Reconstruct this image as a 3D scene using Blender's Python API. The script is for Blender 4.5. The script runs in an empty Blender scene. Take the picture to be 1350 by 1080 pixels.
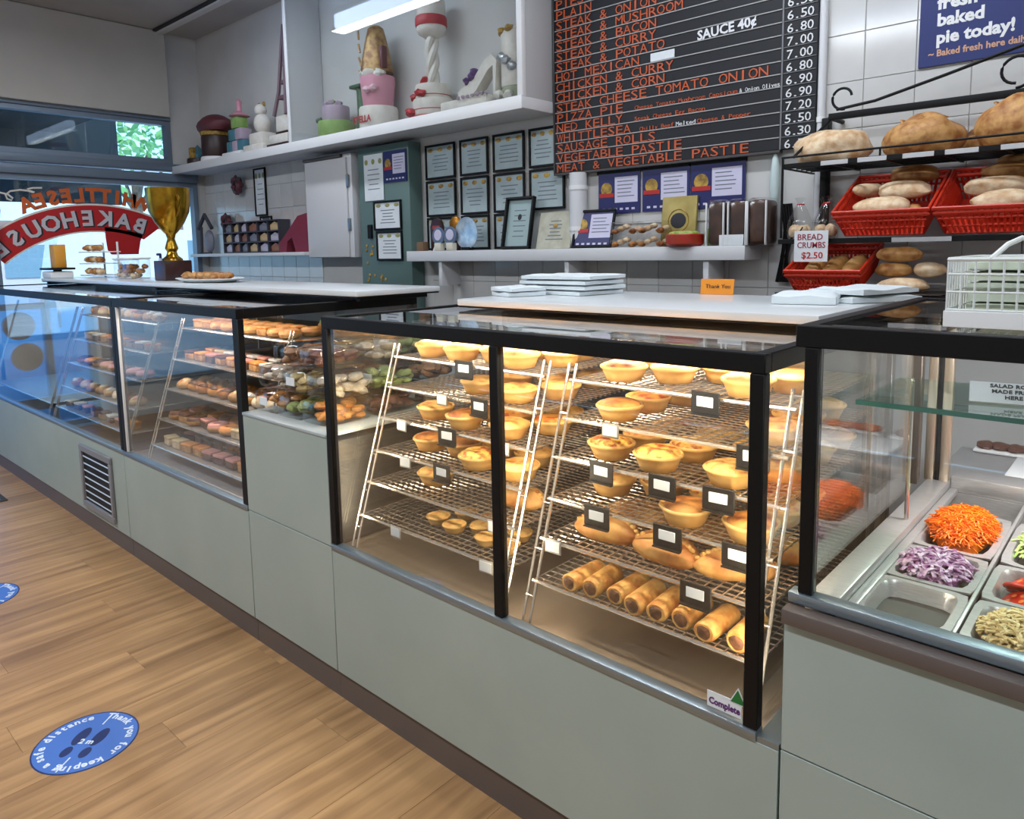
import bpy, bmesh, math, random
from mathutils import Vector, Matrix
from math import sin, cos, pi, radians

C = bpy.context.scene.collection
S = bpy.context.scene
random.seed(7)
R = random.uniform

# ------------------------------------------------------------------ camera, sky, exposure
cam_d = bpy.data.cameras.new('camera'); cam = bpy.data.objects.new('camera', cam_d); C.objects.link(cam)
F_PX, YAW, PIT, ROL = 958.2, radians(41.94), radians(6.818), radians(-0.9734)
cam_d.sensor_fit = 'HORIZONTAL'; cam_d.sensor_width = 36.0; cam_d.lens = F_PX * 36.0 / 1350
cam_d.shift_x = (675 - 684.1) / 1350; cam_d.shift_y = (444.1 - 540) / 1350
fwd = Vector((-sin(YAW) * cos(PIT), cos(YAW) * cos(PIT), -sin(PIT)))
rt = Vector((cos(YAW), sin(YAW), 0)); up = rt.cross(fwd)
rx = rt * cos(ROL) + up * sin(ROL); ux = -rt * sin(ROL) + up * cos(ROL)
mw = Matrix((rx, ux, -fwd)).transposed().to_4x4(); mw.translation = Vector((0, -1.2935, 1.5))
cam.matrix_world = mw
cam_d.clip_start = 0.02; cam_d.clip_end = 200
S.camera = cam

S.view_settings.view_transform = 'Standard'; S.view_settings.look = 'None'
S.view_settings.gamma = 1.0; S.view_settings.use_curve_mapping = False
S.view_settings.exposure = 0.0
S.cycles.transparent_max_bounces = 40
S.cycles.max_bounces = 10; S.cycles.diffuse_bounces = 4; S.cycles.glossy_bounces = 5
S.cycles.caustics_reflective = False; S.cycles.caustics_refractive = False
S.cycles.sample_clamp_indirect = 6.0

W = bpy.data.worlds.new('sky'); S.world = W; W.use_nodes = True
wn = W.node_tree.nodes; wl = W.node_tree.links
bg = wn['Background']
tc = wn.new('ShaderNodeTexCoord'); sx = wn.new('ShaderNodeSeparateXYZ'); cr = wn.new('ShaderNodeValToRGB')
wl.new(tc.outputs['Generated'], sx.inputs[0]); wl.new(sx.outputs['Z'], cr.inputs[0]); wl.new(cr.outputs[0], bg.inputs['Color'])
cr.color_ramp.elements[0].position = 0.0; cr.color_ramp.elements[0].color = (0.40, 0.69, 1.0, 1)
cr.color_ramp.elements[1].position = 0.7; cr.color_ramp.elements[1].color = (0.22, 0.50, 1.0, 1)
bg.inputs['Strength'].default_value = 2.6

sun_d = bpy.data.lights.new('sun', 'SUN'); sun_d.energy = 3.2; sun_d.angle = 0.02; sun_d.color = (1.0, 0.95, 0.88)
sun = bpy.data.objects.new('sun', sun_d); C.objects.link(sun); sun.rotation_euler = (radians(22), radians(48), 0)
def area(name, loc, sx_, sy_, power, col, rot=(0, 0, 0)):
    l = bpy.data.lights.new(name, 'AREA'); l.shape = 'RECTANGLE'; l.size = sx_; l.size_y = sy_
    l.energy = power; l.color = col
    o = bpy.data.objects.new(name, l); C.objects.link(o); o.location = loc; o.rotation_euler = rot
    return o
# the shop's ceiling battens (their tubes are modelled below, just above each lamp)
LAMPS = [(-4.45, 1.04, 2.1), (-1.2, 1.04, 2.1), (-4.9, -1.7, 1.8), (-1.6, -1.7, 1.8), (1.4, -1.7, 1.8)]
for x, y, L in LAMPS:
    area('batten_light', (x, y, 3.385), L, 0.12, (15 if x < -3 else 28) if y > 0 else (76 if x < -3 else 52), (0.93, 0.97, 1.0))
# warm lamps under the top of the pie cabinet, then added upright fill
area('pie_case_lamp_or_fill', (-1.28, 0.10, 1.245), 1.36, 0.03, 8.5, (1.0, 0.82, 0.58))
area('pie_case_lamp_or_fill', (-1.28, 0.36, 1.245), 1.36, 0.05, 8.5, (1.0, 0.82, 0.58))
for xx in (-0.585, -1.25, -1.97): area('pie_case_lamp_or_fill', (xx, 0.034, 0.90), 0.012, 0.60, 2.6, (1.0, 0.82, 0.58), (radians(90), 0, 0))  # unseen fill strips added behind the posts to brighten the lower shelves
area('salad_case_light', (0.2, 0.68, 1.31), 1.2, 0.04, 17, (1.0, 0.95, 0.92))
area('cold_case_light', (-3.15, 0.12, 1.25), 1.1, 0.03, 5, (1.0, 0.84, 0.70))
area('cold_case_light', (-4.55, 0.12, 1.25), 1.2, 0.03, 1.6, (0.95, 0.97, 1.0))

# ------------------------------------------------------------------ materials
def lin(c):
    f = lambda v: v / 12.92 if v <= 0.04045 else ((v + 0.055) / 1.055) ** 2.4
    return tuple(f(v / 255.0) for v in c) + (1.0,)
MATS = {}
def mat(name, c, rough=0.5, metal=0.0, c2=None, scale=20, bump=0.0, bscale=None, stretch=None, spec=0.5, emit=0, trans=0, detail=4, ramp=(0.35, 0.65), coat=0, vary=0, sss=0):
    if name in MATS: return MATS[name]
    m = bpy.data.materials.new(name); m.use_nodes = True; MATS[name] = m
    n = m.node_tree.nodes; l = m.node_tree.links; p = n['Principled BSDF']
    p.inputs['Base Color'].default_value = lin(c); p.inputs['Roughness'].default_value = rough
    p.inputs['Metallic'].default_value = metal; p.inputs['Specular IOR Level'].default_value = spec
    if coat: p.inputs['Coat Weight'].default_value = coat
    if sss:
        p.inputs['Subsurface Weight'].default_value = sss; p.inputs['Subsurface Radius'].default_value = (0.01, 0.005, 0.003)
    m.diffuse_color = lin(c)
    vec = None
    if c2 or bump:
        t = n.new('ShaderNodeTexCoord'); mp = n.new('ShaderNodeMapping')
        l.new(t.outputs['Object'], mp.inputs['Vector'])
        oi = n.new('ShaderNodeObjectInfo'); ml = n.new('ShaderNodeMath'); ml.operation = 'MULTIPLY'; ml.inputs[1].default_value = 37.0
        l.new(oi.outputs['Random'], ml.inputs[0]); l.new(ml.outputs[0], mp.inputs['Location'])
        if stretch: mp.inputs['Scale'].default_value = stretch
        vec = mp.outputs[0]
    if c2:
        nz = n.new('ShaderNodeTexNoise'); nz.inputs['Scale'].default_value = scale; nz.inputs['Detail'].default_value = detail
        l.new(vec, nz.inputs['Vector'])
        r = n.new('ShaderNodeValToRGB'); r.color_ramp.elements[0].position = ramp[0]; r.color_ramp.elements[1].position = ramp[1]
        r.color_ramp.elements[0].color = lin(c); r.color_ramp.elements[1].color = lin(c2)
        l.new(nz.outputs['Fac'], r.inputs[0]); out = r.outputs[0]
        if vary:
            hs = n.new('ShaderNodeHueSaturation'); mr = n.new('ShaderNodeMapRange')
            mr.inputs['To Min'].default_value = 1 - vary; mr.inputs['To Max'].default_value = 1 + vary
            l.new(oi.outputs['Random'], mr.inputs['Value']); l.new(mr.outputs[0], hs.inputs['Value']); l.new(out, hs.inputs['Color']); out = hs.outputs[0]
        l.new(out, p.inputs['Base Color'])
    if bump:
        nb = n.new('ShaderNodeTexNoise'); nb.inputs['Scale'].default_value = bscale or scale; nb.inputs['Detail'].default_value = 5
        l.new(vec, nb.inputs['Vector']); b = n.new('ShaderNodeBump'); b.inputs['Strength'].default_value = bump; b.inputs['Distance'].default_value = 0.004
        l.new(nb.outputs['Fac'], b.inputs['Height']); l.new(b.outputs[0], p.inputs['Normal'])
    if emit:
        p.inputs['Emission Color'].default_value = lin(c); p.inputs['Emission Strength'].default_value = emit
    return m
def glass(name, tint=(1, 1, 1), ior=1.5, rough=0.0):
    m = bpy.data.materials.new(name); m.use_nodes = True; MATS[name] = m
    n = m.node_tree.nodes; l = m.node_tree.links
    n.remove(n['Principled BSDF']); o = n['Material Output']
    tr = n.new('ShaderNodeBsdfTransparent'); tr.inputs[0].default_value = tint + (1,)
    gl = n.new('ShaderNodeBsdfGlossy'); gl.inputs['Roughness'].default_value = rough; gl.inputs[0].default_value = (1, 1, 1, 1)
    fr = n.new('ShaderNodeFresnel'); ge = n.new('ShaderNodeNewGeometry'); mx = n.new('ShaderNodeMix'); mx.data_type = 'FLOAT'
    mx.inputs[2].default_value = ior; mx.inputs[3].default_value = 1 / ior
    l.new(ge.outputs['Backfacing'], mx.inputs[0]); l.new(mx.outputs[0], fr.inputs['IOR'])
    ms = n.new('ShaderNodeMixShader'); l.new(fr.outputs[0], ms.inputs[0]); l.new(tr.outputs[0], ms.inputs[1]); l.new(gl.outputs[0], ms.inputs[2])
    l.new(ms.outputs[0], o.inputs['Surface'])
    return m
GLASS = glass('case_glass', (0.975, 0.985, 0.98)); GREENGLASS = glass('shelf_glass', (0.80, 0.93, 0.88)); WRAP = glass('clear_wrap', (0.95, 0.95, 0.95), 1.35, 0.12)
WGLASS = glass('window_glass', (0.93, 0.97, 0.97)); DGLASS = glass('blue_light_door_glass', (0.42, 0.74, 1.0))  # blue of the light reflected in the far cabinet, put into the door tint
PLASTER = mat('plaster', (205, 204, 201), 0.8, c2=(197, 196, 193), scale=3)
CEIL = mat('ceiling_paint', (182, 180, 180), 0.85, c2=(174, 172, 172), scale=2)
BULK = mat('bulkhead_paint', (198, 194, 186), 0.75, c2=(190, 187, 180), scale=2)
TILE = mat('wall_tile', (208, 207, 204), 0.12, c2=(198, 197, 195), scale=4, vary=0.03)
PANEL = mat('grey_laminate', (162, 174, 167), 0.42, c2=(155, 168, 161), scale=3)
KICK = mat('kick_plate', (92, 82, 78), 0.4)
BLACK = mat('black_metal', (9, 9, 10), 0.5, spec=0.25)
STEEL = mat('brushed_steel', (196, 194, 194), 0.32, 0.55, c2=(180, 178, 178), scale=30, stretch=(1, 12, 12))
DSTEEL = mat('dark_steel', (92, 84, 78), 0.35, 0.7)
WIRE = mat('chrome_wire', (225, 218, 210), 0.22, 0.9)
SILL = mat('aluminium_sill', (146, 160, 170), 0.35, 0.8)
WHITE = mat('white_laminate', (222, 226, 228), 0.2)
WPAINT = mat('white_paint', (214, 214, 216), 0.45)
WPLAS = mat('white_plastic', (232, 232, 232), 0.35)
FRAME = mat('window_frame', (118, 132, 148), 0.4, 0.3)
PAPER = mat('white_paper', (226, 230, 232), 0.7, c2=(216, 221, 224), scale=8)
CREAMP = mat('cream_paper', (222, 216, 196), 0.7)
INK = mat('grey_ink', (110, 118, 128), 0.7)
DINK = mat('dark_ink', (40, 40, 46), 0.7)
GOLDP = mat('gold_print', (196, 158, 66), 0.5, c2=(120, 92, 40), scale=30)
NAVY = mat('navy_print', (26, 30, 92), 0.4)
LILAC = mat('lilac_paper', (206, 202, 224), 0.6)
REDP = mat('red_print', (178, 34, 34), 0.5)
GOLD = mat('gold_metal', (190, 148, 50), 0.22, 1.0, c2=(150, 112, 34), scale=12)
WOODB = mat('dark_wood', (62, 26, 22), 0.35, c2=(42, 18, 16), scale=14)
REDPL = mat('red_plastic', (206, 50, 26), 0.38)
GREYGREEN = mat('greygreen_paint', (92, 116, 112), 0.5)
def food(name, a, b, scale=30, bump=0.5, rough=0.55, ramp=(0.35, 0.65), vary=0.08): return mat(name, a, rough, c2=b, scale=scale, bump=bump, bscale=scale * 2, ramp=ramp, vary=vary)
CRUST = food('pie_crust', (228, 184, 112), (206, 150, 76), 18, 0.25, 0.5, (0.4, 0.75))
LID_G = food('golden_lid', (226, 178, 100), (180, 108, 46), 30, 0.6, ramp=(.45, .68))
LID_B = food('browned_lid', (206, 140, 62), (126, 62, 24), 26, 0.6)
LID_P = food('potato_lid', (226, 176, 84), (158, 72, 24), 42, 1.0, ramp=(.48, .62))
LID_C = food('cheese_lid', (222, 160, 70), (178, 74, 26), 38, 0.9, ramp=(.45, .62))
PASTY = food('pasty_pastry', (222, 172, 98), (184, 112, 48), 16, 0.4)
FLAKY = food('flaky_pastry', (226, 178, 100), (190, 122, 54), 40, 0.6)
MEAT = food('sausage_filling', (112, 70, 42), (72, 42, 26), 60, 0.7)
BREAD = food('bread_crust', (206, 156, 94), (152, 94, 42), 26, 0.6, ramp=(.38, .66))
FLOUR = food('floured_crust', (234, 212, 178), (184, 130, 72), 30, 0.6, ramp=(.34, .78))
DARKLOAF = food('dark_loaf', (86, 56, 40), (58, 36, 26), 20, 0.3)
ROLL = food('soft_roll', (214, 168, 104), (186, 130, 66), 12, 0.2)
ORANGE = mat('carrot', (255, 132, 8), 0.5, sss=0.0, c2=(240, 104, 0), scale=40, vary=0.0)
ONION = mat('onion', (142, 78, 132), 0.4, c2=(216, 188, 212), scale=60, ramp=(0.42, 0.62))
TOMATO = mat('tomato', (206, 58, 32), 0.25, c2=(176, 36, 22), scale=20)
CHICK = food('shredded_chicken', (230, 210, 158), (200, 172, 112), 60, 1.0)
LETT = mat('lettuce', (150, 190, 80), 0.45, c2=(206, 222, 150), scale=30)

def wood():
    m = bpy.data.materials.new('floor_wood'); m.use_nodes = True; n = m.node_tree.nodes; l = m.node_tree.links; p = n['Principled BSDF']
    t = n.new('ShaderNodeTexCoord'); mp = n.new('ShaderNodeMapping'); mp.inputs['Scale'].default_value = (14, 0.9, 1)
    oi = n.new('ShaderNodeObjectInfo'); ml = n.new('ShaderNodeMath'); ml.operation = 'MULTIPLY'; ml.inputs[1].default_value = 53.0
    l.new(oi.outputs['Random'], ml.inputs[0]); l.new(ml.outputs[0], mp.inputs['Location']); l.new(t.outputs['Object'], mp.inputs['Vector'])
    a = n.new('ShaderNodeTexNoise'); a.inputs['Scale'].default_value = 1.6; a.inputs['Detail'].default_value = 8; a.inputs['Distortion'].default_value = 0.6
    l.new(mp.outputs[0], a.inputs['Vector'])
    r = n.new('ShaderNodeValToRGB'); r.color_ramp.elements[0].position = 0.3; r.color_ramp.elements[1].position = 0.72
    r.color_ramp.elements[0].color = lin((138, 102, 66)); r.color_ramp.elements[1].color = lin((192, 150, 103))
    l.new(a.outputs['Fac'], r.inputs[0])
    hs = n.new('ShaderNodeHueSaturation'); mr = n.new('ShaderNodeMapRange'); mr.inputs['To Min'].default_value = 0.93; mr.inputs['To Max'].default_value = 1.06
    l.new(oi.outputs['Random'], mr.inputs['Value']); l.new(mr.outputs[0], hs.inputs['Value']); l.new(r.outputs[0], hs.inputs['Color'])
    l.new(hs.outputs[0], p.inputs['Base Color']); p.inputs['Roughness'].default_value = 0.36
    b = n.new('ShaderNodeBump'); b.inputs['Strength'].default_value = 0.12; b.inputs['Distance'].default_value = 0.002; l.new(a.outputs['Fac'], b.inputs['Height']); l.new(b.outputs[0], p.inputs['Normal'])
    return m
WOOD = wood()

# ------------------------------------------------------------------ mesh helpers
class MB:
    def __init__(s): s.v = []; s.f = []
    def add(s, vs, fs):
        o = len(s.v); s.v += [tuple(v) for v in vs]; s.f += [tuple(i + o for i in f) for f in fs]; return s
    def box(s, x0, x1, y0, y1, z0, z1, M=None):
        vs = [(x, y, z) for z in (z0, z1) for y in (y0, y1) for x in (x0, x1)]
        if M: vs = [tuple(M @ Vector(v)) for v in vs]
        return s.add(vs, [(0, 2, 3, 1), (4, 5, 7, 6), (0, 1, 5, 4), (2, 6, 7, 3), (0, 4, 6, 2), (1, 3, 7, 5)])
    def rbox(s, x0, x1, y0, y1, z0, z1, r=0.01, seg=2, M=None):
        b = bmesh.new(); bmesh.ops.create_cube(b, size=1)
        for v in b.verts: v.co = Vector(((x0 + x1) / 2 + v.co.x * (x1 - x0), (y0 + y1) / 2 + v.co.y * (y1 - y0), (z0 + z1) / 2 + v.co.z * (z1 - z0)))
        bmesh.ops.bevel(b, geom=b.edges[:], offset=r, segments=seg, affect='EDGES', profile=0.5)
        b.verts.index_update()
        vs = [tuple(M @ v.co) if M else tuple(v.co) for v in b.verts]; fs = [[v.index for v in f.verts] for f in b.faces]; b.free()
        return s.add(vs, fs)
    def tube(s, pts, r, n=6, closed=False, r2=None):
        pts = [Vector(p) for p in pts]; k = len(pts); vs = []; fs = []
        for i, p in enumerate(pts):
            if closed: d = pts[(i + 1) % k] - pts[i - 1]
            else: d = pts[min(i + 1, k - 1)] - pts[max(i - 1, 0)]
            d.normalize(); a = Vector((0, 0, 1)) if abs(d.z) < 0.9 else Vector((1, 0, 0))
            u = d.cross(a).normalized(); w = d.cross(u)
            rr = r if r2 is None else r + (r2 - r) * i / max(1, k - 1)
            vs += [p + (u * cos(2 * pi * j / n) + w * sin(2 * pi * j / n)) * rr for j in range(n)]
        for i in range(k if closed else k - 1):
            a = i * n; b = ((i + 1) % k) * n
            fs += [(a + j, a + (j + 1) % n, b + (j + 1) % n, b + j) for j in range(n)]
        if not closed: fs += [tuple(range(n - 1, -1, -1)), tuple(range((k - 1) * n, k * n))]
        return s.add(vs, fs)
    def lathe(s, prof, n=20, c=(0, 0, 0), wob=0, seed=0, cap=True):
        rnd = random.Random(seed); ph = [(rnd.uniform(0, 6.3), rnd.randint(3, 7)) for _ in range(3)]
        vs = []; fs = []
        for (r, z) in prof:
            for j in range(n):
                a = 2 * pi * j / n; w = 1 + wob * sum(sin(a * k + p) for p, k in ph) / 3
                vs.append((c[0] + r * w * cos(a), c[1] + r * w * sin(a), c[2] + z + (wob * 0.12 * sin(a * ph[0][1] + ph[0][0]) * r if r > 0.02 else 0)))
        for i in range(len(prof) - 1):
            fs += [(i * n + j, i * n + (j + 1) % n, (i + 1) * n + (j + 1) % n, (i + 1) * n + j) for j in range(n)]
        if cap: fs += [tuple(range(n - 1, -1, -1)), tuple((len(prof) - 1) * n + j for j in range(n))]
        return s.add(vs, fs)
    def blob(s, c, r, M=None, noise=0.0, nu=16, nv=10, seed=0, flat=None, pw=1.0):
        rnd = random.Random(seed); ph = [(Vector((rnd.uniform(-1, 1), rnd.uniform(-1, 1), rnd.uniform(-1, 1))) * rnd.uniform(2, 6), rnd.uniform(0, 6)) for _ in range(5)]
        c = Vector(c); vs = []; fs = []
        sg = lambda q: math.copysign(abs(q) ** pw, q)
        for i in range(nv + 1):
            t = pi * i / nv
            for j in range(nu):
                a = 2 * pi * j / nu; d = Vector((sg(sin(t)) * sg(cos(a)), sg(sin(t)) * sg(sin(a)), cos(t)))
                k = 1 + noise * sum(sin(q.dot(d) * 1.5 + o) for q, o in ph) / 2
                p = Vector((d.x * r[0] * k, d.y * r[1] * k, d.z * r[2] * k))
                if flat is not None and p.z < flat * r[2]: p.z = flat * r[2]
                if M: p = M @ p
                vs.append(c + p)
        for i in range(nv):
            fs += [(i * nu + j, (i + 1) * nu + j, (i + 1) * nu + (j + 1) % nu, i * nu + (j + 1) % nu) for j in range(nu)]
        return s.add(vs, fs)
    def prism(s, poly, d, M=None):
        """poly in local xy, extruded along z by d, then M"""
        n = len(poly); vs = [(x, y, 0) for x, y in poly] + [(x, y, d) for x, y in poly]
        if M: vs = [tuple(M @ Vector(v)) for v in vs]
        return s.add(vs, [tuple(range(n - 1, -1, -1)), tuple(range(n, 2 * n))] + [(i, (i + 1) % n, n + (i + 1) % n, n + i) for i in range(n)])
    def torus(s, c, R0, r, n=20, k=8, M=None, zs=1.0):
        vs = []; fs = []
        for i in range(n):
            a = 2 * pi * i / n
            for j in range(k):
                b = 2 * pi * j / k; p = Vector(((R0 + r * cos(b)) * cos(a), (R0 + r * cos(b)) * sin(a), r * sin(b) * zs))
                if M: p = M @ p
                vs.append(Vector(c) + p)
        for i in range(n):
            for j in range(k): fs.append((i * k + j, ((i + 1) % n) * k + j, ((i + 1) % n) * k + (j + 1) % k, i * k + (j + 1) % k))
        return s.add(vs, fs)
    def mesh(s, name, m, smooth=True, ang=38):
        me = bpy.data.meshes.new(name); me.from_pydata(s.v, [], s.f); me.materials.append(m); me.update()
        if smooth:
            me.polygons.foreach_set('use_smooth', [True] * len(me.polygons)); me.set_sharp_from_angle(angle=radians(ang))
        return me
    def build(s, name, m, parent=None, loc=None, smooth=True, ang=38):
        o = bpy.data.objects.new(name, s.mesh(name, m, smooth, ang)); C.objects.link(o)
        if parent: o.parent = parent
        if loc: o.location = loc
        return o
def B(*a): return MB().box(*a)
def RB(*a, **k): return MB().rbox(*a, **k)
def tag(o, label=None, cat=None, group=None, kind=None):
    if label: o['label'] = label
    if cat: o['category'] = cat
    if group: o['group'] = group
    if kind: o['kind'] = kind
    return o
def thing(name, label, cat, loc=(0, 0, 0), rz=0, group=None):
    o = bpy.data.objects.new(name, None); C.objects.link(o); o.empty_display_size = 0.05
    o.location = loc; o.rotation_euler = (0, 0, rz)
    return tag(o, label, cat, group)
KIDS = {}
def copy_tree(o, parent=None):
    c = o.copy(); C.objects.link(c)
    if parent: c.parent = parent
    for ch in list(o.children): copy_tree(ch, c)
    return c
def place(proto, loc, rz, label, group, first):
    """the first use moves the prototype itself, later uses copy it"""
    if proto.get('used') is None and first: o = proto
    else: o = copy_tree(proto)
    o.location = loc; o.rotation_euler = (0, 0, rz); o['label'] = label; o['group'] = group
    return o
USED = set()
def put(proto, loc, rz, label, group=None):
    if proto.name in USED: o = copy_tree(proto)
    else: USED.add(proto.name); o = proto
    o.location = loc; o.rotation_euler = (0, 0, rz); o['label'] = label
    if group: o['group'] = group
    elif 'group' in o: del o['group']
    return o
def struct(name, mb, m, parent=None, **k):
    o = mb.build(name, m, parent, **k); o['kind'] = 'structure'; return o

GLY = {}
def glyphs(txt, size, bold=0.0, extrude=0.0005, align='LEFT'):
    cu = bpy.data.curves.new('t', 'FONT'); cu.body = txt; cu.size = size; cu.extrude = extrude; cu.offset = bold; cu.align_x = align; cu.resolution_u = 2
    o = bpy.data.objects.new('t', cu); C.objects.link(o)
    dg = bpy.context.evaluated_depsgraph_get(); dg.update()
    me = bpy.data.meshes.new_from_object(o.evaluated_get(dg))
    v = [tuple(x.co) for x in me.vertices]; f = [tuple(p.vertices) for p in me.polygons]
    bpy.data.objects.remove(o); bpy.data.curves.remove(cu); bpy.data.meshes.remove(me)
    return v, f
def text(mb, txt, size, M, bold=0.0, extrude=0.0005, align='LEFT', width=None):
    v, f = glyphs(txt, size, bold, extrude, align)
    k = 1.0
    if width and v:
        w = max(p[0] for p in v) - min(p[0] for p in v); k = width / w if w else 1
    mb.add([tuple(M @ Vector((x * k, y, z))) for x, y, z in v], f); return mb
def arc_text(mb, txt, size, rad, a0, a1, base, bold=0.0, flip=1):
    """letters along an arc; base(p) maps (x,y,z) of the arc's own plane into the parent's space; a0 -> a1 clockwise angles from the top"""
    n = len(txt)
    for i, ch in enumerate(txt):
        if ch == ' ': continue
        a = a0 + (a1 - a0) * i / max(1, n - 1)
        key = (ch, size, bold)
        if key not in GLY: GLY[key] = glyphs(ch, size, bold, 0.0005, 'CENTER')
        v, f = GLY[key]; ca, sa = cos(-a), sin(-a)
        out = []
        for x, y, z in v:
            yy = y + rad; out.append(base((x * ca - yy * sa, x * sa + yy * ca, z)))
        mb.add(out, f)
    return mb
def wall_M(x, y, z): # text facing -y
    return Matrix.Translation((x, y, z)) @ Matrix.Rotation(radians(90), 4, 'X')

# ------------------------------------------------------------------ the room
H = 3.57; XL = -7.2; YB = 2.1
fl = struct('floor', B(-7.3, 3.2, -4.2, 2.3, -0.12, -0.012), KICK, smooth=False)
fl['label'] = 'warm brown timber plank floor in front of the counter'
pm = RB(0, 0.1792, 0, 1.2192, -0.012, 0, r=0.0005, seg=1).mesh('plank', WOOD, False)
col = 0; x = -7.2
while x < 0.35:
    y = -3.3 - (col * 0.43) % 1.2
    while y < 0.05:
        o = bpy.data.objects.new('plank', pm); C.objects.link(o); o.parent = fl; o.location = (x, y, 0); y += 1.22
    x += 0.18; col += 1
struct('ceiling', B(-7.3, 3.2, -4.2, 2.3, H, H + 0.1), CEIL, smooth=False)['label'] = 'plain grey white ceiling'
wb = struct('wall_back', B(-7.3, 3.2, YB, YB + 0.12, 0, H), PLASTER, smooth=False); wb['label'] = 'white back wall, partly tiled'
tm = RB(0, 0.198, -0.006, 0.004, 0, 0.198, r=0.002, seg=1).mesh('tile', TILE, False)
def tiles(x0, nx, z0, nz):
    for i in range(nx):
        for j in range(nz):
            o = bpy.data.objects.new('tile', tm); C.objects.link(o); o.parent = wb; o.location = (x0 + 0.2 * i, YB - 0.001, z0 + 0.2 * j)
tiles(-1.236, 7, 1.8, 5)           # behind the bread rack and the sign
tiles(-1.236, 6, 1.2, 3)
tiles(-3.836, 13, 1.1, 2)          # under the award shelf
tiles(-7.19, 10, 1.1, 6)           # beside the front window
tiles(-2.4, 4, 1.63, 2)
struct('wall_right', B(3.1, 3.2, -4.2, 2.2, 0, H), PLASTER, smooth=False)
struct('wall_front', B(-7.3, 3.2, -4.3, -4.2, 0, H), PLASTER, smooth=False)
# shopfront wall (the street side) with openings
wl_ = MB(); X0, X1 = XL - 0.1, XL
for y0, y1, z0, z1 in ((2.02, 2.2, 0, H), (-4.2, 2.02, 2.79, H), (0.27, 2.02, 0, 0.8), (-4.2, -3.6, 0, 2.79), (-1.1, -0.98, 0, 2.2), (0.22, 0.30, 0, 2.2), (-3.6, -1.1, 0, 0.3), (1.80, 2.02, 2.36, 2.79)):
    wl_.box(X0, X1, y0, y1, z0, z1)
struct('wall_left', wl_, PLASTER, smooth=False)['label'] = 'street wall with glazed shopfront openings'
struct('trim_1', RB(XL, XL + 0.07, -3.9, 1.78, 2.795, H - 0.004, r=0.004, seg=1), BULK)['label'] = 'boxed pale panel above the front windows'
t2 = struct('trim_2', B(-7.12, 0.8, 1.70, 1.76, H - 0.035, H - 0.001), WPAINT, smooth=False); t2['label'] = 'white batten along the ceiling'
struct('groove', B(-7.12, 0.8, 1.672, 1.70, H - 0.02, H - 0.001), DINK, t2, smooth=False)
tr = MB(); tr.rbox(X0 - 0.01, X1 + 0.03, -3.6, 2.02, 2.30, 2.37, r=0.006); tr.rbox(X0 - 0.01, X1 + 0.05, -3.6, 2.02, 2.20, 2.28, r=0.006)
struct('trim_3', tr, FRAME)['label'] = 'blue grey aluminium transom above the shop window'
struct('trim_4', RB(X0, X1 + 0.03, -3.6, 1.80, 2.765, 2.80, r=0.005), FRAME)['label'] = 'blue grey head trim of the top window'
def window(name, y0, y1, z0, z1, mull=(), lab='', gm=None):
    w = MB(); t = 0.045
    w.box(X0 + .02, X1 + .01, y0, y0 + t, z0, z1); w.box(X0 + .02, X1 + .01, y1 - t, y1, z0, z1); w.box(X0 + .02, X1 + .01, y0 + t, y1 - t, z0, z0 + t); w.box(X0 + .02, X1 + .01, y0 + t, y1 - t, z1 - t, z1)
    for ym in mull: w.box(X0 + .02, X1 + .01, ym - t / 2, ym + t / 2, z0 + t, z1 - t)
    o = struct(name, w, FRAME, smooth=False); o['label'] = lab
    p = struct('pane', B(X0 + .04, X0 + .048, y0 + t, y1 - t, z0 + t, z1 - t), gm or WGLASS, o, smooth=False)
    return o
win1 = window('window_1', 0.30, 2.02, 0.8, 2.2, (), 'shop window behind the painted sign')
window('window_2', -3.6, 1.80, 2.37, 2.77, (), 'top window under the boxed panel')
window('window_3', -3.6, -1.1, 0.3, 2.2, (-2.35,), 'wide street window across from the counter')
d1 = window('door_1', -0.98, 0.22, 0.02, 2.2, (-0.62,), 'glazed street door', DGLASS)
struct('door_handle', MB().tube([(X1 + .05, -0.70, 0.9), (X1 + .05, -0.70, 1.3)], 0.012), STEEL, d1)
struct('door_rail', B(X0 + .02, X1 + .01, -0.94, 0.18, 0.20, 0.30), FRAME, d1, smooth=False)
struct('door_rail', B(X0 + .02, X1 + .01, -0.94, 0.18, 1.07, 1.12), FRAME, d1, smooth=False)
for zz in (.93, .66): struct('door_decal', MB().lathe([(.12, 0), (.12, .002), (.001, .002)], 28), mat('decal_brown', (150, 136, 120), .6), d1, loc=(X0 + .052, -.42 - .04 * (zz < .8), zz)).rotation_euler = (0, radians(90), 0)

# ------------------------------------------------------------------ the street outside
struct('ground', B(-40, -7.3, -30, 30, -0.25, -0.05), mat('pavement', (176, 172, 166), 0.9, c2=(160, 158, 154), scale=2), smooth=False)['label'] = 'pale street paving outside'
aw = thing('awning', 'dark street awning hanging outside the shop windows', 'awning', (-8.6, -1.2, 2.0))
RB(-0.9, 1.15, -3.0, 2.72, 0.90, 0.96, r=0.01).build('soffit', mat('awning_dark', (22, 34, 38), 0.8), aw)
RB(-1.0, -0.9, -3.0, 3.36, 0.12, 1.35, r=0.01).build('fascia', MATS['awning_dark'], aw)
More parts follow.
